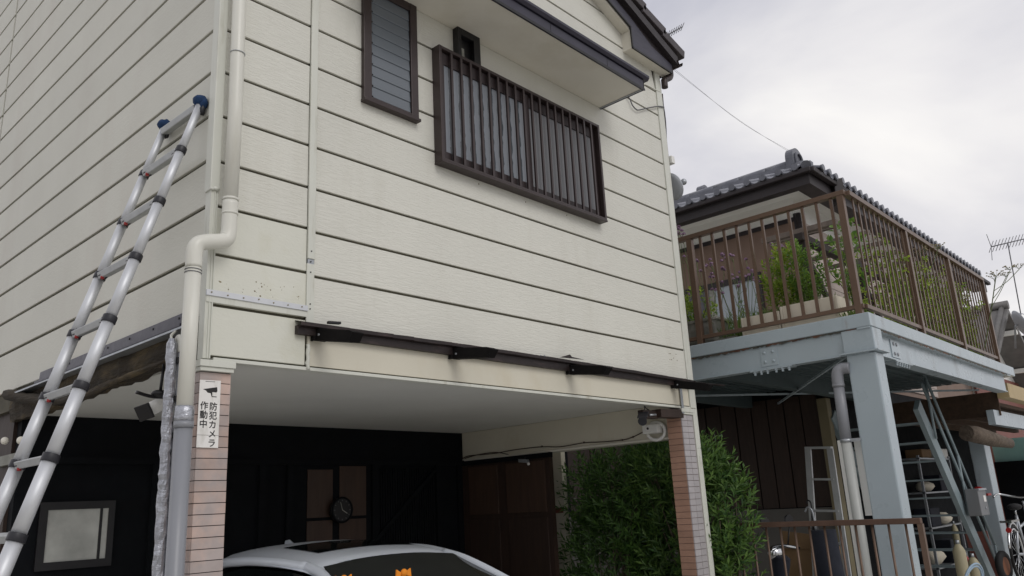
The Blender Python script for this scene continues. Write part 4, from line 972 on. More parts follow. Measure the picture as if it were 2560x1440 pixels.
# dill-like seed heads
for (px, py), kind in (((2490, 690), 0), ((2300, 640), 1)):
    top_ = DP(px, py, 9.3 if kind == 0 else 8.2)
    u = thing('umbel_plant', ('dry branching seed-head plant standing past the railing end' if kind == 0 else 'small seed heads poking above the front railing'), 'plant', (top_.x, top_.y, DZ))
    st = MB(); hd_ = MB(); b0 = V(top_.x, max(top_.y, -1.15), DZ)
    st.tube(curve([b0, b0.lerp(top_, .6) + V(.02, 0, 0), top_], 4), .006, 5)
    for br_ in range(4 if kind == 0 else 3):
        a0 = b0.lerp(top_, .62 + .1 * br_); e = top_ + V(rnd.uniform(-.05, .35), rnd.uniform(-.25, .1), rnd.uniform(-.05, .1)); st.tube(curve([a0, a0.lerp(e, .5) + V(0, 0, -.02), e], 4), .004, 4)
        for i in range(12):
            q = e + V(rnd.uniform(-.07, .07), rnd.uniform(-.07, .07), rnd.uniform(.03, .06)); st.tube([e, q], .0015, 3); hd_.ball(q, .010, 5, 4, (1, 1, .6))
    for i in range(10):
        q = top_ + V(rnd.uniform(-.09, .09), rnd.uniform(-.09, .09), rnd.uniform(.03, .07)); st.tube([top_, q], .0015, 3); hd_.ball(q, .011, 5, 4, (1, 1, .6))
    st.build('stem', M['stem'], u); hd_.build('seed_head', M['seed'], u)['kind'] = 'stuff'

# =================================================================== neighbour house
nh = thing('neighbour_house', 'house with grey clay-tile hip roof, white and brown upper wall', 'house', (10, 3, 0))
NX, NY = 7.86, .40
EX, EY, EZ = 7.29, -.06, 5.235
MB().box((NX, NY, 4.93), (15.5, 7, 5.35)).build('upper_wall', M['plaster'], nh)
MB().box((NX + .004, NY + .004, 2.9), (15.5, 7, 4.93)).build('wall', M['brownwall'], nh)
MB().box((NX - .012, NY + .02, 4.90), (NX + .003, 7, 4.955)).build('wall_band', M['eavedark'], nh)
MB().box((NX - .01, NY - .015, 2.96), (NX + .03, NY + .02, 5.0)).build('corner_board', M['eavedark'], nh)
MB().box((NX + .02, NY + .01, 0), (15.4, 7, 2.9)).build('ground_floor_wall', M['charwall'], nh)  # painted black to stand for the deep shade under the deck
MB().box((NX - .06, NY - .06, 0), (NX + .06, NY + .06, 2.66)).build('corner_post', mat('cream post', srgb(116, 107, 82), .6, var=.1), nh, .006)
MB().box((NX - .02, NY + .07, .0), (NX + .015, 5, 1.42)).build('plinth', mat('grey plinth', srgb(92, 90, 86), .85, var=.15), nh)
plk = MB().box((0, 0, 0), (.012, .20, 1.3)).mesh('plank')
for i in range(18): obj('plank', plk, M['wood_d'], nh, loc=(NX + .003 + rnd.uniform(-.003, .003), NY + .08 + i * .215, 1.43))
# weatherboards on the street side
wb = MB().box((0, -.012, 0), (4.6, .0, .125)).mesh('weatherboard')
for i in range(15): obj('weatherboard', wb, M['paleboard'], nh, loc=(NX + .14, NY - .004 - .003 * (i % 2), 2.97 + i * .131))
# window
nw = MB().box((NX - .03, .95, 3.05), (NX - .002, 2.35, 3.10)).box((NX - .03, .95, 4.28), (NX - .002, 2.35, 4.36)).box((NX - .03, .95, 3.10), (NX - .002, 1.0, 4.28)).box((NX - .03, 2.3, 3.10), (NX - .002, 2.35, 4.28)).build('window', M['eavedark'], nh)
MB().box((NX - .022, 1.62, 3.10), (NX - .004, 1.70, 4.28)).build('mullion', M['pot'], nw)
MB().box((NX - .015, 1.0, 3.10), (NX - .005, 1.62, 4.28)).build('pane', mat('curtained pane', srgb(168, 176, 184), .2, var=.1), nw)
MB().box((NX - .015, 1.70, 3.10), (NX - .005, 2.3, 4.28)).build('pane', mat('dim pane', srgb(96, 96, 104), .2, var=.1), nw)
# eaves
ev = MB().prism([(EX + .03, EY + .03, EZ - .02), (EX + .03, 7.3, EZ - .02), (NX + .1, 7.3, EZ - .02), (NX + .1, NY, EZ - .02), (15.5, NY, EZ - .02), (15.5, EY + .03, EZ - .02)], (0, 0, .05)).build('eaves', M['plaster'], nh)
MB().box((EX + .0, EY + .0, EZ - .125), (EX + .028, 7.3, EZ + .03)).box((EX + .029, EY, EZ - .125), (15.5, EY + .028, EZ + .03)).build('fascia', M['eavedark'], nh)
MB().box((EX + .03, EY + .03, EZ - .085), (EX + .24, 7.3, EZ - .021)).box((EX + .241, EY + .03, EZ - .085), (15.5, EY + .24, EZ - .021)).build('eave_boards', M['eavedark'], nh)
gt = MB()
for a, b in (((EX - .04, EY - .05, EZ + .03), (EX - .04, 7.3, EZ + .03)), ((EX - .04, EY - .05, EZ + .03), (15.5, EY - .05, EZ + .03))): gt.bar(a, b, .07, .06)
gt.build('gutter', M['eavedark'], nh, .01)
MB().bar((8.02, EY - .05, EZ + .1), (8.02, EY - .05, EZ - .24), .13, .12).build('rain_head', M['eavedark'], nh, .01)
MB().tube([(NX - .03, NY - .05, 4.98), (NX - .03, NY - .05, 2.98)], .035, 10).build('downpipe', M['eavedark'], nh)
MB().bar((NX + .02, NY - .02, 4.82), (NX + .95, NY - .02, 4.45), .03, .05).build('diagonal_strut', M['eavedark'], nh)
# roof planes
RSL = .36
def npt(x, y): return V(x, y, EZ + .05 + RSL * min(x - EX, y - EY))
MB().add([npt(EX, EY), npt(15.5, EY), npt(15.5, 3.4), npt(EX + 3.6, 3.4), npt(EX + 3.6, 7.3), npt(EX, 7.3)], [(0, 1, 2, 3), (0, 3, 4, 5)]).build('roof', M['kawara'], nh)
# eave tiles: a roll with a round end and a sagging pan beside it
def eave_tile(axis):
    mb = MB(); L_ = .34; P_ = .205
    prof = []
    for i in range(9): t = math.pi * (1 - i / 8); prof.append((.04 * math.cos(t), .04 * math.sin(t)))
    for i in range(1, 9): t = i / 8; prof.append((.04 + t * (P_ - .08), -.032 * math.sin(math.pi * t)))
    n_ = len(prof)
    def pt(u, h_, l_):
        if axis == 'y': return (l_, u, h_ + l_ * RSL)
        return (u, l_, h_ + l_ * RSL)
    lo = [pt(u, h_, 0) for u, h_ in prof]; hi = [pt(u, h_, L_) for u, h_ in prof]; lo2 = [pt(u, h_ - .022, 0) for u, h_ in prof]
    mb.add(lo + hi, [(i, i + 1, n_ + i + 1, n_ + i) for i in range(n_ - 1)], True)
    mb.add(lo + lo2, [(i, n_ + i, n_ + i + 1, i + 1) for i in range(n_ - 1)])
    if axis == 'y': mb.disc((-.012, 0, .005), (1, 0, -.0), .042, .03, 14)
    else: mb.disc((0, -.012, .005), (0, 1, -.0), .042, .03, 14)
    me = mb.mesh('roof_tile'); me.materials.append(M['kawara']); return me
ty = eave_tile('y'); tx = eave_tile('x')
for i in range(30): obj('roof_tile', ty, None, nh, loc=(EX - .07, EY + .12 + i * .205, EZ + .09))
for i in range(36): obj('roof_tile', tx, None, nh, loc=(EX + .2 + i * .205, EY - .09, EZ + .09))
# ridge with end ornament
rdg = MB(); zR = H(1992, 403, x=7.95)
for i in range(18):
    y = zR.y + .03 + i * .38
    rdg.tube([(7.95, y, zR.z - .02), (7.95, y + .375, zR.z - .02)], .062, 10)
rdg.box((7.88, zR.y + .05, zR.z - .22), (8.02, 7.2, zR.z - .03)); rdg.box((7.855, zR.y + .05, zR.z - .12), (8.045, 7.2, zR.z - .105)).box((7.855, zR.y + .05, zR.z - .20), (8.045, 7.2, zR.z - .185))
rdg.build('ridge', M['kawara'], nh)
def ornament(c, s_):
    e = MB(); pts = []
    for i in range(13): t = math.pi * (1 - i / 12); pts.append((c.x + math.cos(t) * .17 * s_, c.y, c.z + math.sin(t) * .16 * s_))
    pts = [(c.x - .17 * s_, c.y, c.z - .20 * s_)] + pts + [(c.x + .17 * s_, c.y, c.z - .20 * s_)]
    e.prism(pts, (0, .10, 0)); e.tube([(c.x - .10 * s_, c.y - .012, c.z - .14 * s_)] + [(c.x + math.cos(t) * .095 * s_, c.y - .012, c.z + math.sin(t) * .085 * s_) for t in [math.pi * (1 - i / 10) for i in range(11)]] + [(c.x + .10 * s_, c.y - .012, c.z - .14 * s_)], .018 * s_, 6)
    e.tube(curve([(c.x - .24 * s_, c.y - .02, c.z - .22 * s_), (c.x - .05 * s_, c.y - .03, c.z - .25 * s_), (c.x + .18 * s_, c.y - .03, c.z - .16 * s_), (c.x + .30 * s_, c.y - .02, c.z + .02 * s_), (c.x + .36 * s_, c.y + .02, c.z + .0 * s_)], 5), .055 * s_, 8)
    e.build('ridge_ornament', M['kawara'], nh, .01)
ornament(V(7.95, zR.y - .02, zR.z + .01), 1.0)
oo = H(1765, 478, x=8.3); ornament(oo, .6)
MB().tube([oo + V(0, .1, -.05), oo + V(0, 4, -.05)], .07, 8).build('ridge', M['kawara'], nh)
hp = MB()
for i in range(5): hp.tube([npt(EX + .02, EY + .02).lerp(V(7.95, zR.y, zR.z - .12), i / 5) + V(0, 0, .06), npt(EX + .02, EY + .02).lerp(V(7.95, zR.y, zR.z - .12), (i + 1) / 5 - .02) + V(0, 0, .06)], .06, 10)
hp.build('hip_tiles', M['kawara'], nh)

# timber frame on the deck
pg = thing('deck_pergola', 'dark timber pergola with diagonal braces standing on the deck', 'pergola', (8, -.5, DZ))
fx = 7.1; fy = -.35
def wood(a, b, w_=.075, h_=.075, m='darkwood', n_='post'): return MB().bar(a, b, w_, h_, (0, 1, 0) if abs(a[2] - b[2]) > .3 else (0, 0, 1)).build(n_, M[m], pg, .004)
a = H(2012, 640, y=-.1); xL_ = a.x
for i, x in enumerate((xL_, xL_ + 1.7, xL_ + 3.4)): wood((x, -.1, DZ), (x, -.1, 4.25))
wood((xL_ + .2, -.02, DZ), (xL_ + .2, -.02, 4.2), .09, .05, 'oldwood')
wood((xL_ - .1, -.1, 4.28), (xL_ + 5.2, -.1, 4.28), .09, .08, 'darkwood', 'beam'); wood((xL_, -.5, 4.36), (xL_, .35, 4.36), .07, .06, 'oldwood', 'beam')
wood((xL_ + .05, -.08, 4.15), (xL_ + 1.2, -.08, 3.0), .06, .05, 'darkwood', 'brace'); wood((xL_ + 1.75, -.08, 4.15), (xL_ + 2.9, -.08, 3.0), .06, .05, 'darkwood', 'brace')
wood((xL_ + .1, -.12, 3.45), (xL_ + 5.0, -.12, 3.45), .06, .05, 'oldwood', 'beam'); wood((xL_ + 2.0, -.12, 3.95), (xL_ + 5.2, -.12, 3.95), .06, .05, 'oldwood', 'beam')
for i in range(7): wood((xL_ + .3 + i * .55, -.55, 4.42), (xL_ + .3 + i * .55, .35, 4.42), .05, .05, 'oldwood', 'rafter')

# =================================================================== under the deck
bf = thing('boundary_fence', 'low rusty brown bar fence below the raised deck', 'fence', (4.6, -.7, 0))
MB().box((4.575, -1.44, 1.345), (4.625, .25, 1.385)).build('top_rail', mat('rusty brown rail', srgb(92, 70, 58), .55, .3, var=.2, vscale=10), bf, .004)
MB().box((4.585, -1.44, .42), (4.615, .25, .45)).build('bottom_rail', M['railbrown'], bf)
bl = MB().tube([(0, 0, .3), (0, 0, 1.346)], .0095, 8).mesh('bar')
for i in range(14): obj('bar', bl, M['railbrown'], bf, loc=(4.6, -1.33 + i * .118, 0))
for y in (-1.43, .2): MB().box((4.582, y - .018, .006), (4.618, y + .018, 1.345)).build('post', M['railbrown'], bf)
MB().box((4.52, -1.6, 0), (4.68, 2.4, .32)).build('kerb_wall', M['concrete'], bf, .008)

# old stepladder
sl2 = thing('old_stepladder', 'weathered stepladder leaning beneath the deck against brown boards', 'ladder', (6.55, .0, 0))
def pair(yT, yB, xT, xB, zT):
    return V(xT, yT, zT), V(xB, yB, 0.012)
Xs = 6.5
A0, A1 = H(2020, 1122, x=Xs), H(2075, 1122, x=Xs)
B0 = V(Xs - .35, A0.y + .02, .012); B1 = V(Xs - .35, A1.y - .12, .012)
MB().bar(A0, B0, .06, .025, (1, 0, 0)).build('rail', M['alu_r'], sl2); MB().bar(A1, B1, .06, .025, (1, 0, 0)).build('rail', M['alu_r'], sl2)
MB().bar(A0 + V(0, .02, .01), A1 + V(0, -.02, .01), .07, .022).build('top_step', M['alu_r'], sl2)
for i in range(1, 7):
    t = i * .15; MB().bar(A0.lerp(B0, t), A1.lerp(B1, t), .045, .02).build('step', M['alu_r'], sl2)
um = thing('umbrella', 'dark folded umbrella hanging on the old stepladder', 'umbrella', tuple(A0.lerp(B0, .35) + V(-.05, 0, -.5)))
a = A0.lerp(B0, .30) + V(-.05, -.02, 0)
MB().tube([a, a + V(0, 0, -.1), a + V(0, -.01, -.2), a + V(0, -.01, -.62), a + V(0, -.01, -.72)], [.008, .02, .04, .022, .006], 9, jit=.15).build('canopy', M['black'], um)
MB().tube(curve([a + V(0, 0, 0), a + V(0, 0, .08), a + V(0, .03, .10), a + V(0, .04, .07)], 4), .007, 6).build('handle', M['black'], um)

# steel stair
M['stair'] = mat('shaded stair paint', srgb(126, 140, 144), .5, var=.15, vscale=4)  # darker copy of the deck paint, with under-deck shade in its colour
st_ = thing('steel_staircase', 'blue-grey steel open-tread staircase rising to the raised deck', 'staircase', (8.8, -.3, 0))
s0, s1 = V(7.92, -.6, 2.47), V(10.0, -.6, .02)
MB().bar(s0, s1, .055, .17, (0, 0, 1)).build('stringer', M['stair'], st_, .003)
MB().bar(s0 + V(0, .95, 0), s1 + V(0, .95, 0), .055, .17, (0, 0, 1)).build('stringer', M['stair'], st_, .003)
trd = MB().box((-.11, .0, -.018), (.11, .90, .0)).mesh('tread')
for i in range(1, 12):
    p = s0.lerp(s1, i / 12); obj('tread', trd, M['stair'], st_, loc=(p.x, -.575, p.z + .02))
for d in (.35, .65): MB().tube([s0 + V(.15, -.05, d - .1), s1 + V(.0, -.05, d)], .017, 8).build('handrail', M['stair'], st_)
for t in (.15, .5, .92):
    p = s0.lerp(s1, t); MB().tube([p + V(0, -.05, 0), p + V(0, -.05, .68)], .015, 8).build('baluster', M['stair'], st_)

mbx = thing('mailbox', 'grey metal mailbox hanging on the steel staircase handrail', 'mailbox', (0, 0, 0))
a = H(2445, 1255, y=-.75); mbx.location = a
MB().box(a + V(-.17, -.06, -.15), a + V(.17, .08, .15)).build('body', mat('mailbox grey', srgb(120, 122, 124), .5, .3, var=.1), mbx, .008)
MB().box(a + V(.02, -.064, .0), a + V(.11, -.0605, .07)).build('name_slot', M['white'], mbx)
MB().box(a + V(-.17, -.075, .13), a + V(.17, -.061, .152)).build('lid_lip', M['galv'], mbx)
MB().disc(a + V(.04, -.064, -.07), (0, 1, 0), .015, .008, 10).build('lock', M['galv'], mbx)

cp = thing('steel_post', 'grey steel post with diagonal log behind the staircase', 'post', (10.65, -.55, 0))
MB().box((10.42, -.62, 0), (10.72, -.44, 2.20)).build('shaft', M['deckpaint'], cp, .01)
lo_ = thing('hanging_log', 'rough brown log hanging beneath the timber roof near the steel post', 'log', (10.6, -.7, 2.15))
MB().tube([DP(2415, 1082, 9.6), DP(2440, 1087, 9.7), DP(2480, 1098, 9.9), DP(2525, 1108, 10.1)], [.09, .10, .095, .06], 12, jit=.18).build('trunk', M['bark'], lo_)

lr = thing('timber_lean_to', 'brown timber lean-to roof beyond the deck end', 'lean-to', (12.0, .2, 0))
MB().box((9.9, -1.0, 2.52), (15, 2.2, 2.56)).build('roof_sheet', M['leanwood'], lr)
for i in range(9): MB().box((9.92, -.9 + i * .35, 2.42), (14.9, -.82 + i * .35, 2.519)).build('joist', M['leanwood'], lr)
MB().box((9.87, -1.0, 2.40), (9.899, 2.2, 2.70)).build('end_board', M['leanwood'], lr)
MB().box((9.78, -1.15, 2.60), (15, -1.02, 2.78)).build('edge_beam', mat('ochre beam', srgb(178, 158, 118), .6, var=.1), lr)
MB().box((9.6, -.98, 2.28), (15, -.90, 2.46)).build('steel_beam', M['deckpaint'], lr)
for x in (13.5,): MB().box((x, -.95, 0), (x + .12, -.83, 2.42)).build('post', M['oldwood'], lr)
tw = thing('teal_screen', 'pale teal sheet screen seen past the log under the lean-to', 'screen', (16, .5, 0)); MB().box((15.2, -1.0, 0), (15.24, 2.5, 2.35)).build('sheet', M['teal'], tw); MB().box((15.1, -1.0, 0), (15.19, 2.5, 1.95)).build('shade_board', M['charwall'], tw)  # second box: dark sheet added for the shade under the lean-to

# scooter
scn = thing('motor_scooter', 'dark motor scooter with round mirrors parked behind the low fence', 'scooter', (5.55, .0, 0))
hb = H(1945, 1365, x=5.6)
def sy(dx, dy, z): return V(hb.x + dx, hb.y + dy, z)
for yy in (.12, -1.05):
    wl = MB().ring(sy(0, yy, .24), (1, 0, 0), .19, .05, 24, 8).build('wheel', M['rubber'], scn); MB().disc(sy(0, yy, .24), (1, 0, 0), .13, .05, 16).build('rim', M['galv'], wl)
MB().tube(curve([sy(0, .12, .26), sy(0, .06, .6), sy(0, 0, .98), sy(0, -.02, 1.06)], 4), [.05] * 4 + [.075] * 4 + [.085] * 4 + [.06], 10).build('leg_shield', M['navy'], scn)
MB().prism([sy(-.13, -.1, .3), sy(-.13, -.35, .28), sy(-.14, -.55, .62), sy(-.12, -1.2, .66), sy(-.1, -1.25, .5), sy(-.12, -.6, .3)], (.26, 0, 0)).build('body', M['navy'], scn, .03)
MB().ball(sy(0, -.85, .74), .2, 14, 8, (.7, 1.9, .35)).build('saddle', M['rubber'], scn)
MB().tube(curve([sy(-.30, -.06, 1.10), sy(-.12, 0, 1.13), sy(.12, 0, 1.13), sy(.30, -.06, 1.10)], 5), .017, 8).build('handlebar', M['chrome'], scn)
MB().ball(sy(0, .03, 1.08), .085, 12, 8, (1.2, .8, .8)).build('headlamp', M['chrome'], scn)
for s_ in (-1, 1):
    MB().tube([sy(s_ * .2, 0, 1.12), sy(s_ * .25, -.02, 1.30)], .007, 6).build('mirror_stem', M['black'], scn)
    MB().disc(sy(s_ * .25, -.02, 1.35), (.3, 1, 0), .055, .02, 16).build('mirror', M['black'], scn)
cbx = thing('cardboard_box', 'open tan cardboard box behind the scooter under the deck', 'box', (6.6, .3, 0))
a = H(1990, 1372, x=6.5); 
MB().box((6.35, a.y - .35, .5), (6.75, a.y + .15, 1.06)).build('carton', M['card'], cbx, .004)
MB().prism([(6.34, a.y - .34, 1.06), (6.34, a.y + .05, 1.06), (6.32, a.y + .04, 1.24), (6.32, a.y - .33, 1.19)], (.008, 0, 0)).build('flap', M['card'], cbx)
MB().box((6.3, a.y - .4, .012), (6.8, a.y + .2, .499)).build('crate_below', M['navy'], cbx, .01)
gb = thing('golf_bag', 'navy fabric bag standing beneath the deck beside the stepladder', 'bag', (6.2, -.35, 0))
a = H(2075, 1400, x=6.1); MB().tube([(6.1, a.y, .012), (6.1, a.y, .3), (6.1, a.y + .02, .8), (6.1, a.y + .03, 1.25)], [.13, .14, .135, .12], 14, jit=.08).build('bag', M['navy'], gb)
MB().tube(curve([(6.0, a.y + .05, 1.25), (6.0, a.y + .06, 1.42), (6.0, a.y + .1, 1.46), (6.0, a.y + .13, 1.42)], 4), .009, 6).build('hook_handle', M['galv'], gb)

# clutter by the stairs
shf = thing('storage_shelf', 'wire shelf with blue crates and white bags behind the open stair', 'shelf', (10.9, .32, 0))
for x in (10.05, 11.45): MB().box((x, .10, .012), (x + .03, .13, 2.0)).build('upright', M['galv'], shf)
for z in (.55, 1.05, 1.5, 1.95): MB().box((10.05, .1, z), (11.48, .36, z + .02)).build('board', M['galv'], shf)
for i, (x, z, m_, h_) in enumerate(((8.5, 1.07, 'navy', .24), (9.1, 1.07, 'foam', .12), (8.6, 1.52, 'foam', .10), (9.2, 1.52, 'navy', .22), (8.5, .57, 'foam', .16), (9.15, .57, 'navy', .3), (9.4, 1.97, 'white', .14), (8.6, 1.97, 'card', .12))):
    t = thing('storage_crate', ['dark blue crate on the middle shelf behind the stair', 'pale bag on the middle shelf behind the stair', 'small pale bag on the upper shelf behind the stair', 'blue crate on the upper shelf behind the stair', 'pale bag on the lower shelf behind the stair', 'dark crate on the lower shelf behind the stair', 'white carton on the shelf top behind the stair', 'tan carton on the shelf top behind the stair'][i], 'crate' if m_ == 'navy' else 'bag' if m_ == 'foam' else 'box', (x, .2, z))
    x += 1.7; t.location.x += 1.7
    if m_ == 'foam': MB().ball((x + .2, .22, z + h_ * .7), .2, 10, 6, (1, .6, h_ * 3.4), .25).build('bag', M[m_], t)
    else: MB().box((x, .12, z + .0), (x + .42, .34, z + h_)).build('tub', M[m_], t, .01)
def canister(px, py, y, r, h_, m_, label):
    p = H(px, py, y=y); t = thing('canister', label, 'canister', (p.x, p.y, .012))
    MB().tube([(p.x, y, .012), (p.x, y, p.z - .05), (p.x, y, p.z), (p.x, y, p.z + .02)], [r, r, r * .6, r * .35], 16).build('tank', m_, t)
    MB().tube([(p.x, y, p.z + .02), (p.x, y, p.z + .06)], r * .3, 10).build('cap', M['galv'], t)
canister(2395, 1365, -.72, .062, .8, M['canister'], 'tall cream gas cylinder at the foot of the staircase')
canister(2432, 1398, -.70, .065, .5, M['canister'], 'short cream canister next to the red one by the staircase')
canister(2415, 1395, -.62, .045, .5, M['red'], 'small red canister between cream ones by the staircase')
canister(2385, 1315, -.2, .04, .9, M['canister'], 'slim cream tube standing behind the gas cylinder')
bl_ = thing('red_helmet', 'red round helmet resting above the mailbox on the stair side', 'helmet', tuple(H(2448, 1230, y=-.5) - V(0, 0, .08)))
a = H(2447, 1230, y=-.5); MB().ball(a, .075, 14, 9, (1, 1, .95)).build('shell', M['red'], bl_); MB().box(a + V(-.09, -.12, -.05), a + V(.09, -.09, -.02)).build('brim', M['red'], bl_, .004)
wc = thing('spare_wheel', 'small black wheel with rusty orange hub leaning by the bicycle', 'wheel', (9.4, -.75, 0))
a = H(2510, 1415, y=-.85)
MB().ring(a, (.15, 1, 0), .13, .04, 24, 8).build('tyre', M['rubber'], wc); MB().disc(a, (.15, 1, 0), .10, .05, 20).build('hub', M['rust'], wc)
bc = thing('bicycle', 'silver bicycle with swept handlebar parked past the steel post', 'bicycle', (9.9, -.95, 0))
w1 = H(2545, 1385, y=-.95); w1.z = .34 if w1.z < .34 else w1.z
R0 = .31
for c_ in (w1, w1 + V(1.02, 0, 0)):
    wl = MB().ring(c_, (0, 1, 0), R0, .018, 32, 7).build('wheel', M['rubber'], bc); rm = MB().ring(c_, (0, 1, 0), R0 - .03, .012, 32, 6)
    for i in range(14):
        t = i * math.pi / 7; rm.tube([c_, c_ + V(math.cos(t) * (R0 - .03), 0, math.sin(t) * (R0 - .03))], .0025, 4)
    rm.build('rim', M['chrome'], wl)
    MB().tube([c_ + V(math.cos(t) * (R0 + .035), 0, math.sin(t) * (R0 + .035)) for t in [2.9 - i * .2 for i in range(12)]], .014, 6).build('mudguard', M['chrome'], bc)
bbk = w1 + V(.44, 0, -.04); hd1 = w1 + V(.86, 0, .42); sea = w1 + V(.30, 0, .42)
for a_, b_ in ((w1, bbk), (w1, sea), (bbk, sea), (bbk, hd1), (sea + V(.04, 0, -.14), hd1 + V(-.02, 0, -.08)), (hd1 + V(-.04, 0, .15), w1 + V(1.02, 0, 0))): MB().tube([a_, b_], .016, 8).build('frame_tube', M['galv'], bc)
MB().ball(sea + V(0, 0, .10), .1, 10, 6, (1.3, .8, .4)).build('saddle', M['rubber'], bc); MB().tube([sea, sea + V(0, 0, .09)], .012, 6).build('seat_post', M['chrome'], bc)
MB().tube(curve([hd1 + V(-.30, -.26, .22), hd1 + V(-.10, -.24, .25), hd1 + V(-.05, 0, .20), hd1 + V(-.10, .24, .25), hd1 + V(-.30, .26, .22)], 5), .012, 8).build('handlebar', M['chrome'], bc)
MB().box(w1 + V(-.28, -.06, .36), w1 + V(.12, .06, .385)).build('carrier', M['chrome'], bc); MB().disc(w1 + V(-.30, -.02, .28), (1, 0, 0), .03, .02, 12).build('reflector', M['red'], bc)
hs = thing('coiled_hose', 'pale blue hose coiled at the foot of the staircase', 'hose', (8.9, -1.0, .012))
a = H(2430, 1445, y=-1.0)
for r in (.20, .175): MB().ring(a + V(0, 0, -.06), (.2, 1, .3), r, .010, 28, 6).build('coil', M['hose'], hs)
rb_ = thing('red_board', 'red-brown board leaning behind the canisters by the stair', 'board', (9.0, -.45, 0)); MB().bar(H(2440, 1330, y=-.45), H(2470, 1445, y=-.5), .25, .03, (1, 0, 0)).build('board', M['redbrown'], rb_)

# =================================================================== far things
fh = thing('far_house', 'far house with white gable, red-brown wall and grey tile roof', 'house', (17, 1, 0))
ap = DP(2517, 772, 16); yv = ap.y
xw = ap.x
MB().prism([(xw - 1.6, yv + .5, 0), (xw + 2.6, yv + .5, 0), (xw + 2.6, yv + .5, ap.z - 1.6), (xw + .15, yv + .5, ap.z - .1), (xw - 1.6, yv + .5, ap.z - 1.2)], (0, 5, 0)).build('gable_wall', M['plaster'], fh)
MB().box((xw - 1.62, yv + .46, 0), (xw + 2.62, yv + .499, ap.z - 1.28)).build('lower_cladding', M['redbrown'], fh)
rfh = MB(); 
rfh.prism([(xw - 2.1, yv, ap.z - 1.35), (xw + .12, yv, ap.z + .05), (xw + .12, yv, ap.z - .06), (xw - 2.1, yv, ap.z - 1.46)], (0, 5.8, 0)); rfh.prism([(xw + .12, yv, ap.z + .05), (xw + 3.2, yv, ap.z - 1.9), (xw + 3.2, yv, ap.z - 2.0), (xw + .12, yv, ap.z - .06)], (0, 5.8, 0))
rf_ = rfh.build('roof', M['farroof'], fh)
for i in range(16): MB().tube([(xw - 2.0 + .02, yv + .1 + i * .3, ap.z - 1.28), (xw + .1, yv + .1 + i * .3, ap.z + .06)], .05, 6).build('roof_tile', M['farroof'], rf_)
for t in (.15, .5, .85): MB().box((xw + .12 + 3 * t - .05, yv + .01, ap.z - 1.9 * t - .16), (xw + .12 + 3 * t + .06, yv + 1.5, ap.z - 1.9 * t - .07)).build('purlin', M['plaster'], fh)
MB().tube([(xw + .12, yv - .02, ap.z + .10), (xw + .12, yv + 5.7, ap.z + .10)], .09, 8).build('ridge', M['farroof'], fh)
fh2 = thing('far_house', 'low cream house with brown tiled eave behind the deck end', 'house', (20, -1, 0))
q = DP(2548, 905, 18); MB().box((q.x - .2, q.y, 0), (q.x + 6, q.y + 5, q.z + .25)).build('wall', M['cream'], fh2); MB().prism([(q.x - .7, q.y - .5, q.z + .25), (q.x + 6.4, q.y - .5, q.z + .25), (q.x + 6.4, q.y - .5, q.z + .45), (q.x - .7, q.y - .5, q.z + .45)], (0, 5.8, .5)).build('roof', M['eavedark'], fh2)

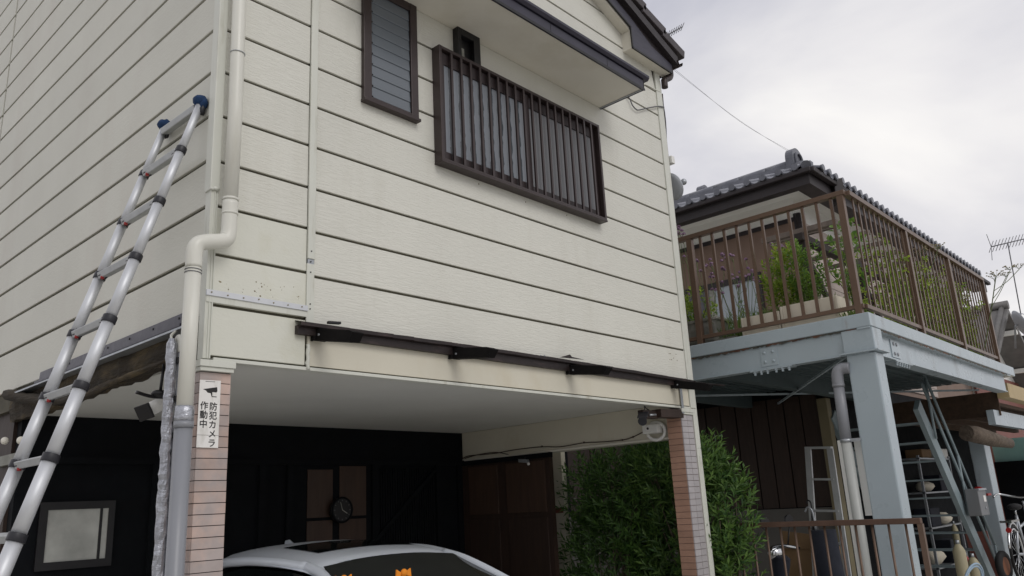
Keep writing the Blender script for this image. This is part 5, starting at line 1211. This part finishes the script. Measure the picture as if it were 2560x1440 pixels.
def dish(c, facing, r, label, mast_to):
    t = thing('satellite_dish', label, 'satellite dish', tuple(mast_to)); c = Vector(c); fv = Vector(facing).normalized(); a_ = fv.orthogonal().normalized(); b_ = fv.cross(a_)
    mb = MB(); n_ = 24; vs_ = [c - fv * r * .25]; 
    for k in range(1, 5):
        rr2 = r * k / 4
        vs_ += [c - fv * r * .25 * (1 - (k / 4) ** 2) + (a_ * math.cos(2 * math.pi * i / n_) + b_ * math.sin(2 * math.pi * i / n_)) * rr2 for i in range(n_)]
    fs = [(0, 1 + i, 1 + (i + 1) % n_) for i in range(n_)]
    for k in range(3): fs += [(1 + k * n_ + i, 1 + (k + 1) * n_ + i, 1 + (k + 1) * n_ + (i + 1) % n_, 1 + k * n_ + (i + 1) % n_) for i in range(n_)]
    mb.add(vs_, fs, True); o = mb.build('reflector', mat('dish grey', srgb(176, 180, 186), .5, var=.05), t); o.modifiers.new('thick', 'SOLIDIFY').thickness = .012
    MB().tube([c - b_ * r * .9, c + fv * r * 1.1], .008, 6).ball(c + fv * r * 1.1, .03, 8, 6).build('feed_arm', M['galv'], t)
    MB().tube([c - fv * r * .25, c - fv * r * .45, Vector(mast_to)], .015, 8).build('mast', M['galv'], t)
c_ = H(1683, 466, x=4.36); dish(c_, (.85, -.35, .45), .125, 'grey satellite dish on bracket at the house right corner', c_ + V(-.17, .06, -.06))
c_ = DP(2553, 808, 15.5); dish(c_, (.5, -1, .4), .27, 'grey satellite dish on the far house roof', c_ + V(.1, .2, -.45))
def yagi(tip, tail, nel, el, mast_xy_t, mast_bot, label, reflector=False):
    t = thing('tv_antenna', label, 'antenna', tuple(mast_bot)); tip = Vector(tip); tail = Vector(tail); bd = (tip - tail).normalized(); sv = bd.cross(V(0, 0, 1)).normalized(); ev = (sv * .55 + V(0, 0, .8)).normalized()
    MB().tube([tip, tail], .011, 6).build('boom', M['wire'], t)
    for i in range(nel):
        p = tail.lerp(tip, i / (nel - 1)); MB().tube([p - ev * el * .8, p + ev * el * .8], .006, 5).build('element', M['wire'], t)
    if reflector:
        for s_ in (-1, 1): MB().tube([tail, tail + V(0, 0, s_ * .28) - bd * .06], .006, 5).build('reflector', M['wire'], t)
    mp = tail.lerp(tip, mast_xy_t); MB().tube([Vector(mast_bot), mp], .011, 8).build('mast', M['wire'], t)
    return t
ta = DP(2478, 617, 16.5); tb = DP(2600, 588, 17.2); yagi(tb, ta, 16, .16, .33, DP(2562, 840, 16.6), 'tall TV antenna on slanting mast above the far house', True)
ta = DP(1664, 90, 13); tb = DP(1706, 67, 13.6); mbot = V(*(ta.lerp(tb, .15))); mbot.z -= .5
yagi(tb, ta, 8, .09, .15, mbot, 'small TV antenna showing above the house roof edge')
# overhead wires
for i, (pa_, pb_) in enumerate((((1680, 172), (1975, 381)), ((1683, 170), (1978, 379)))):
    a = DP(*pa_, 7.6); b = DP(*pb_, 9.6); m0 = a.lerp(b, .5) + V(0, 0, -.05 - .03 * i)
    tag(MB().tube(curve([a, m0, b], 8), .0014, 5).build('service_wire', M['pvcgrey']), ('upper' if i == 1 else 'lower') + ' of two thin service wires slung to the neighbour roof ridge', 'wire', 'service wires between the houses')
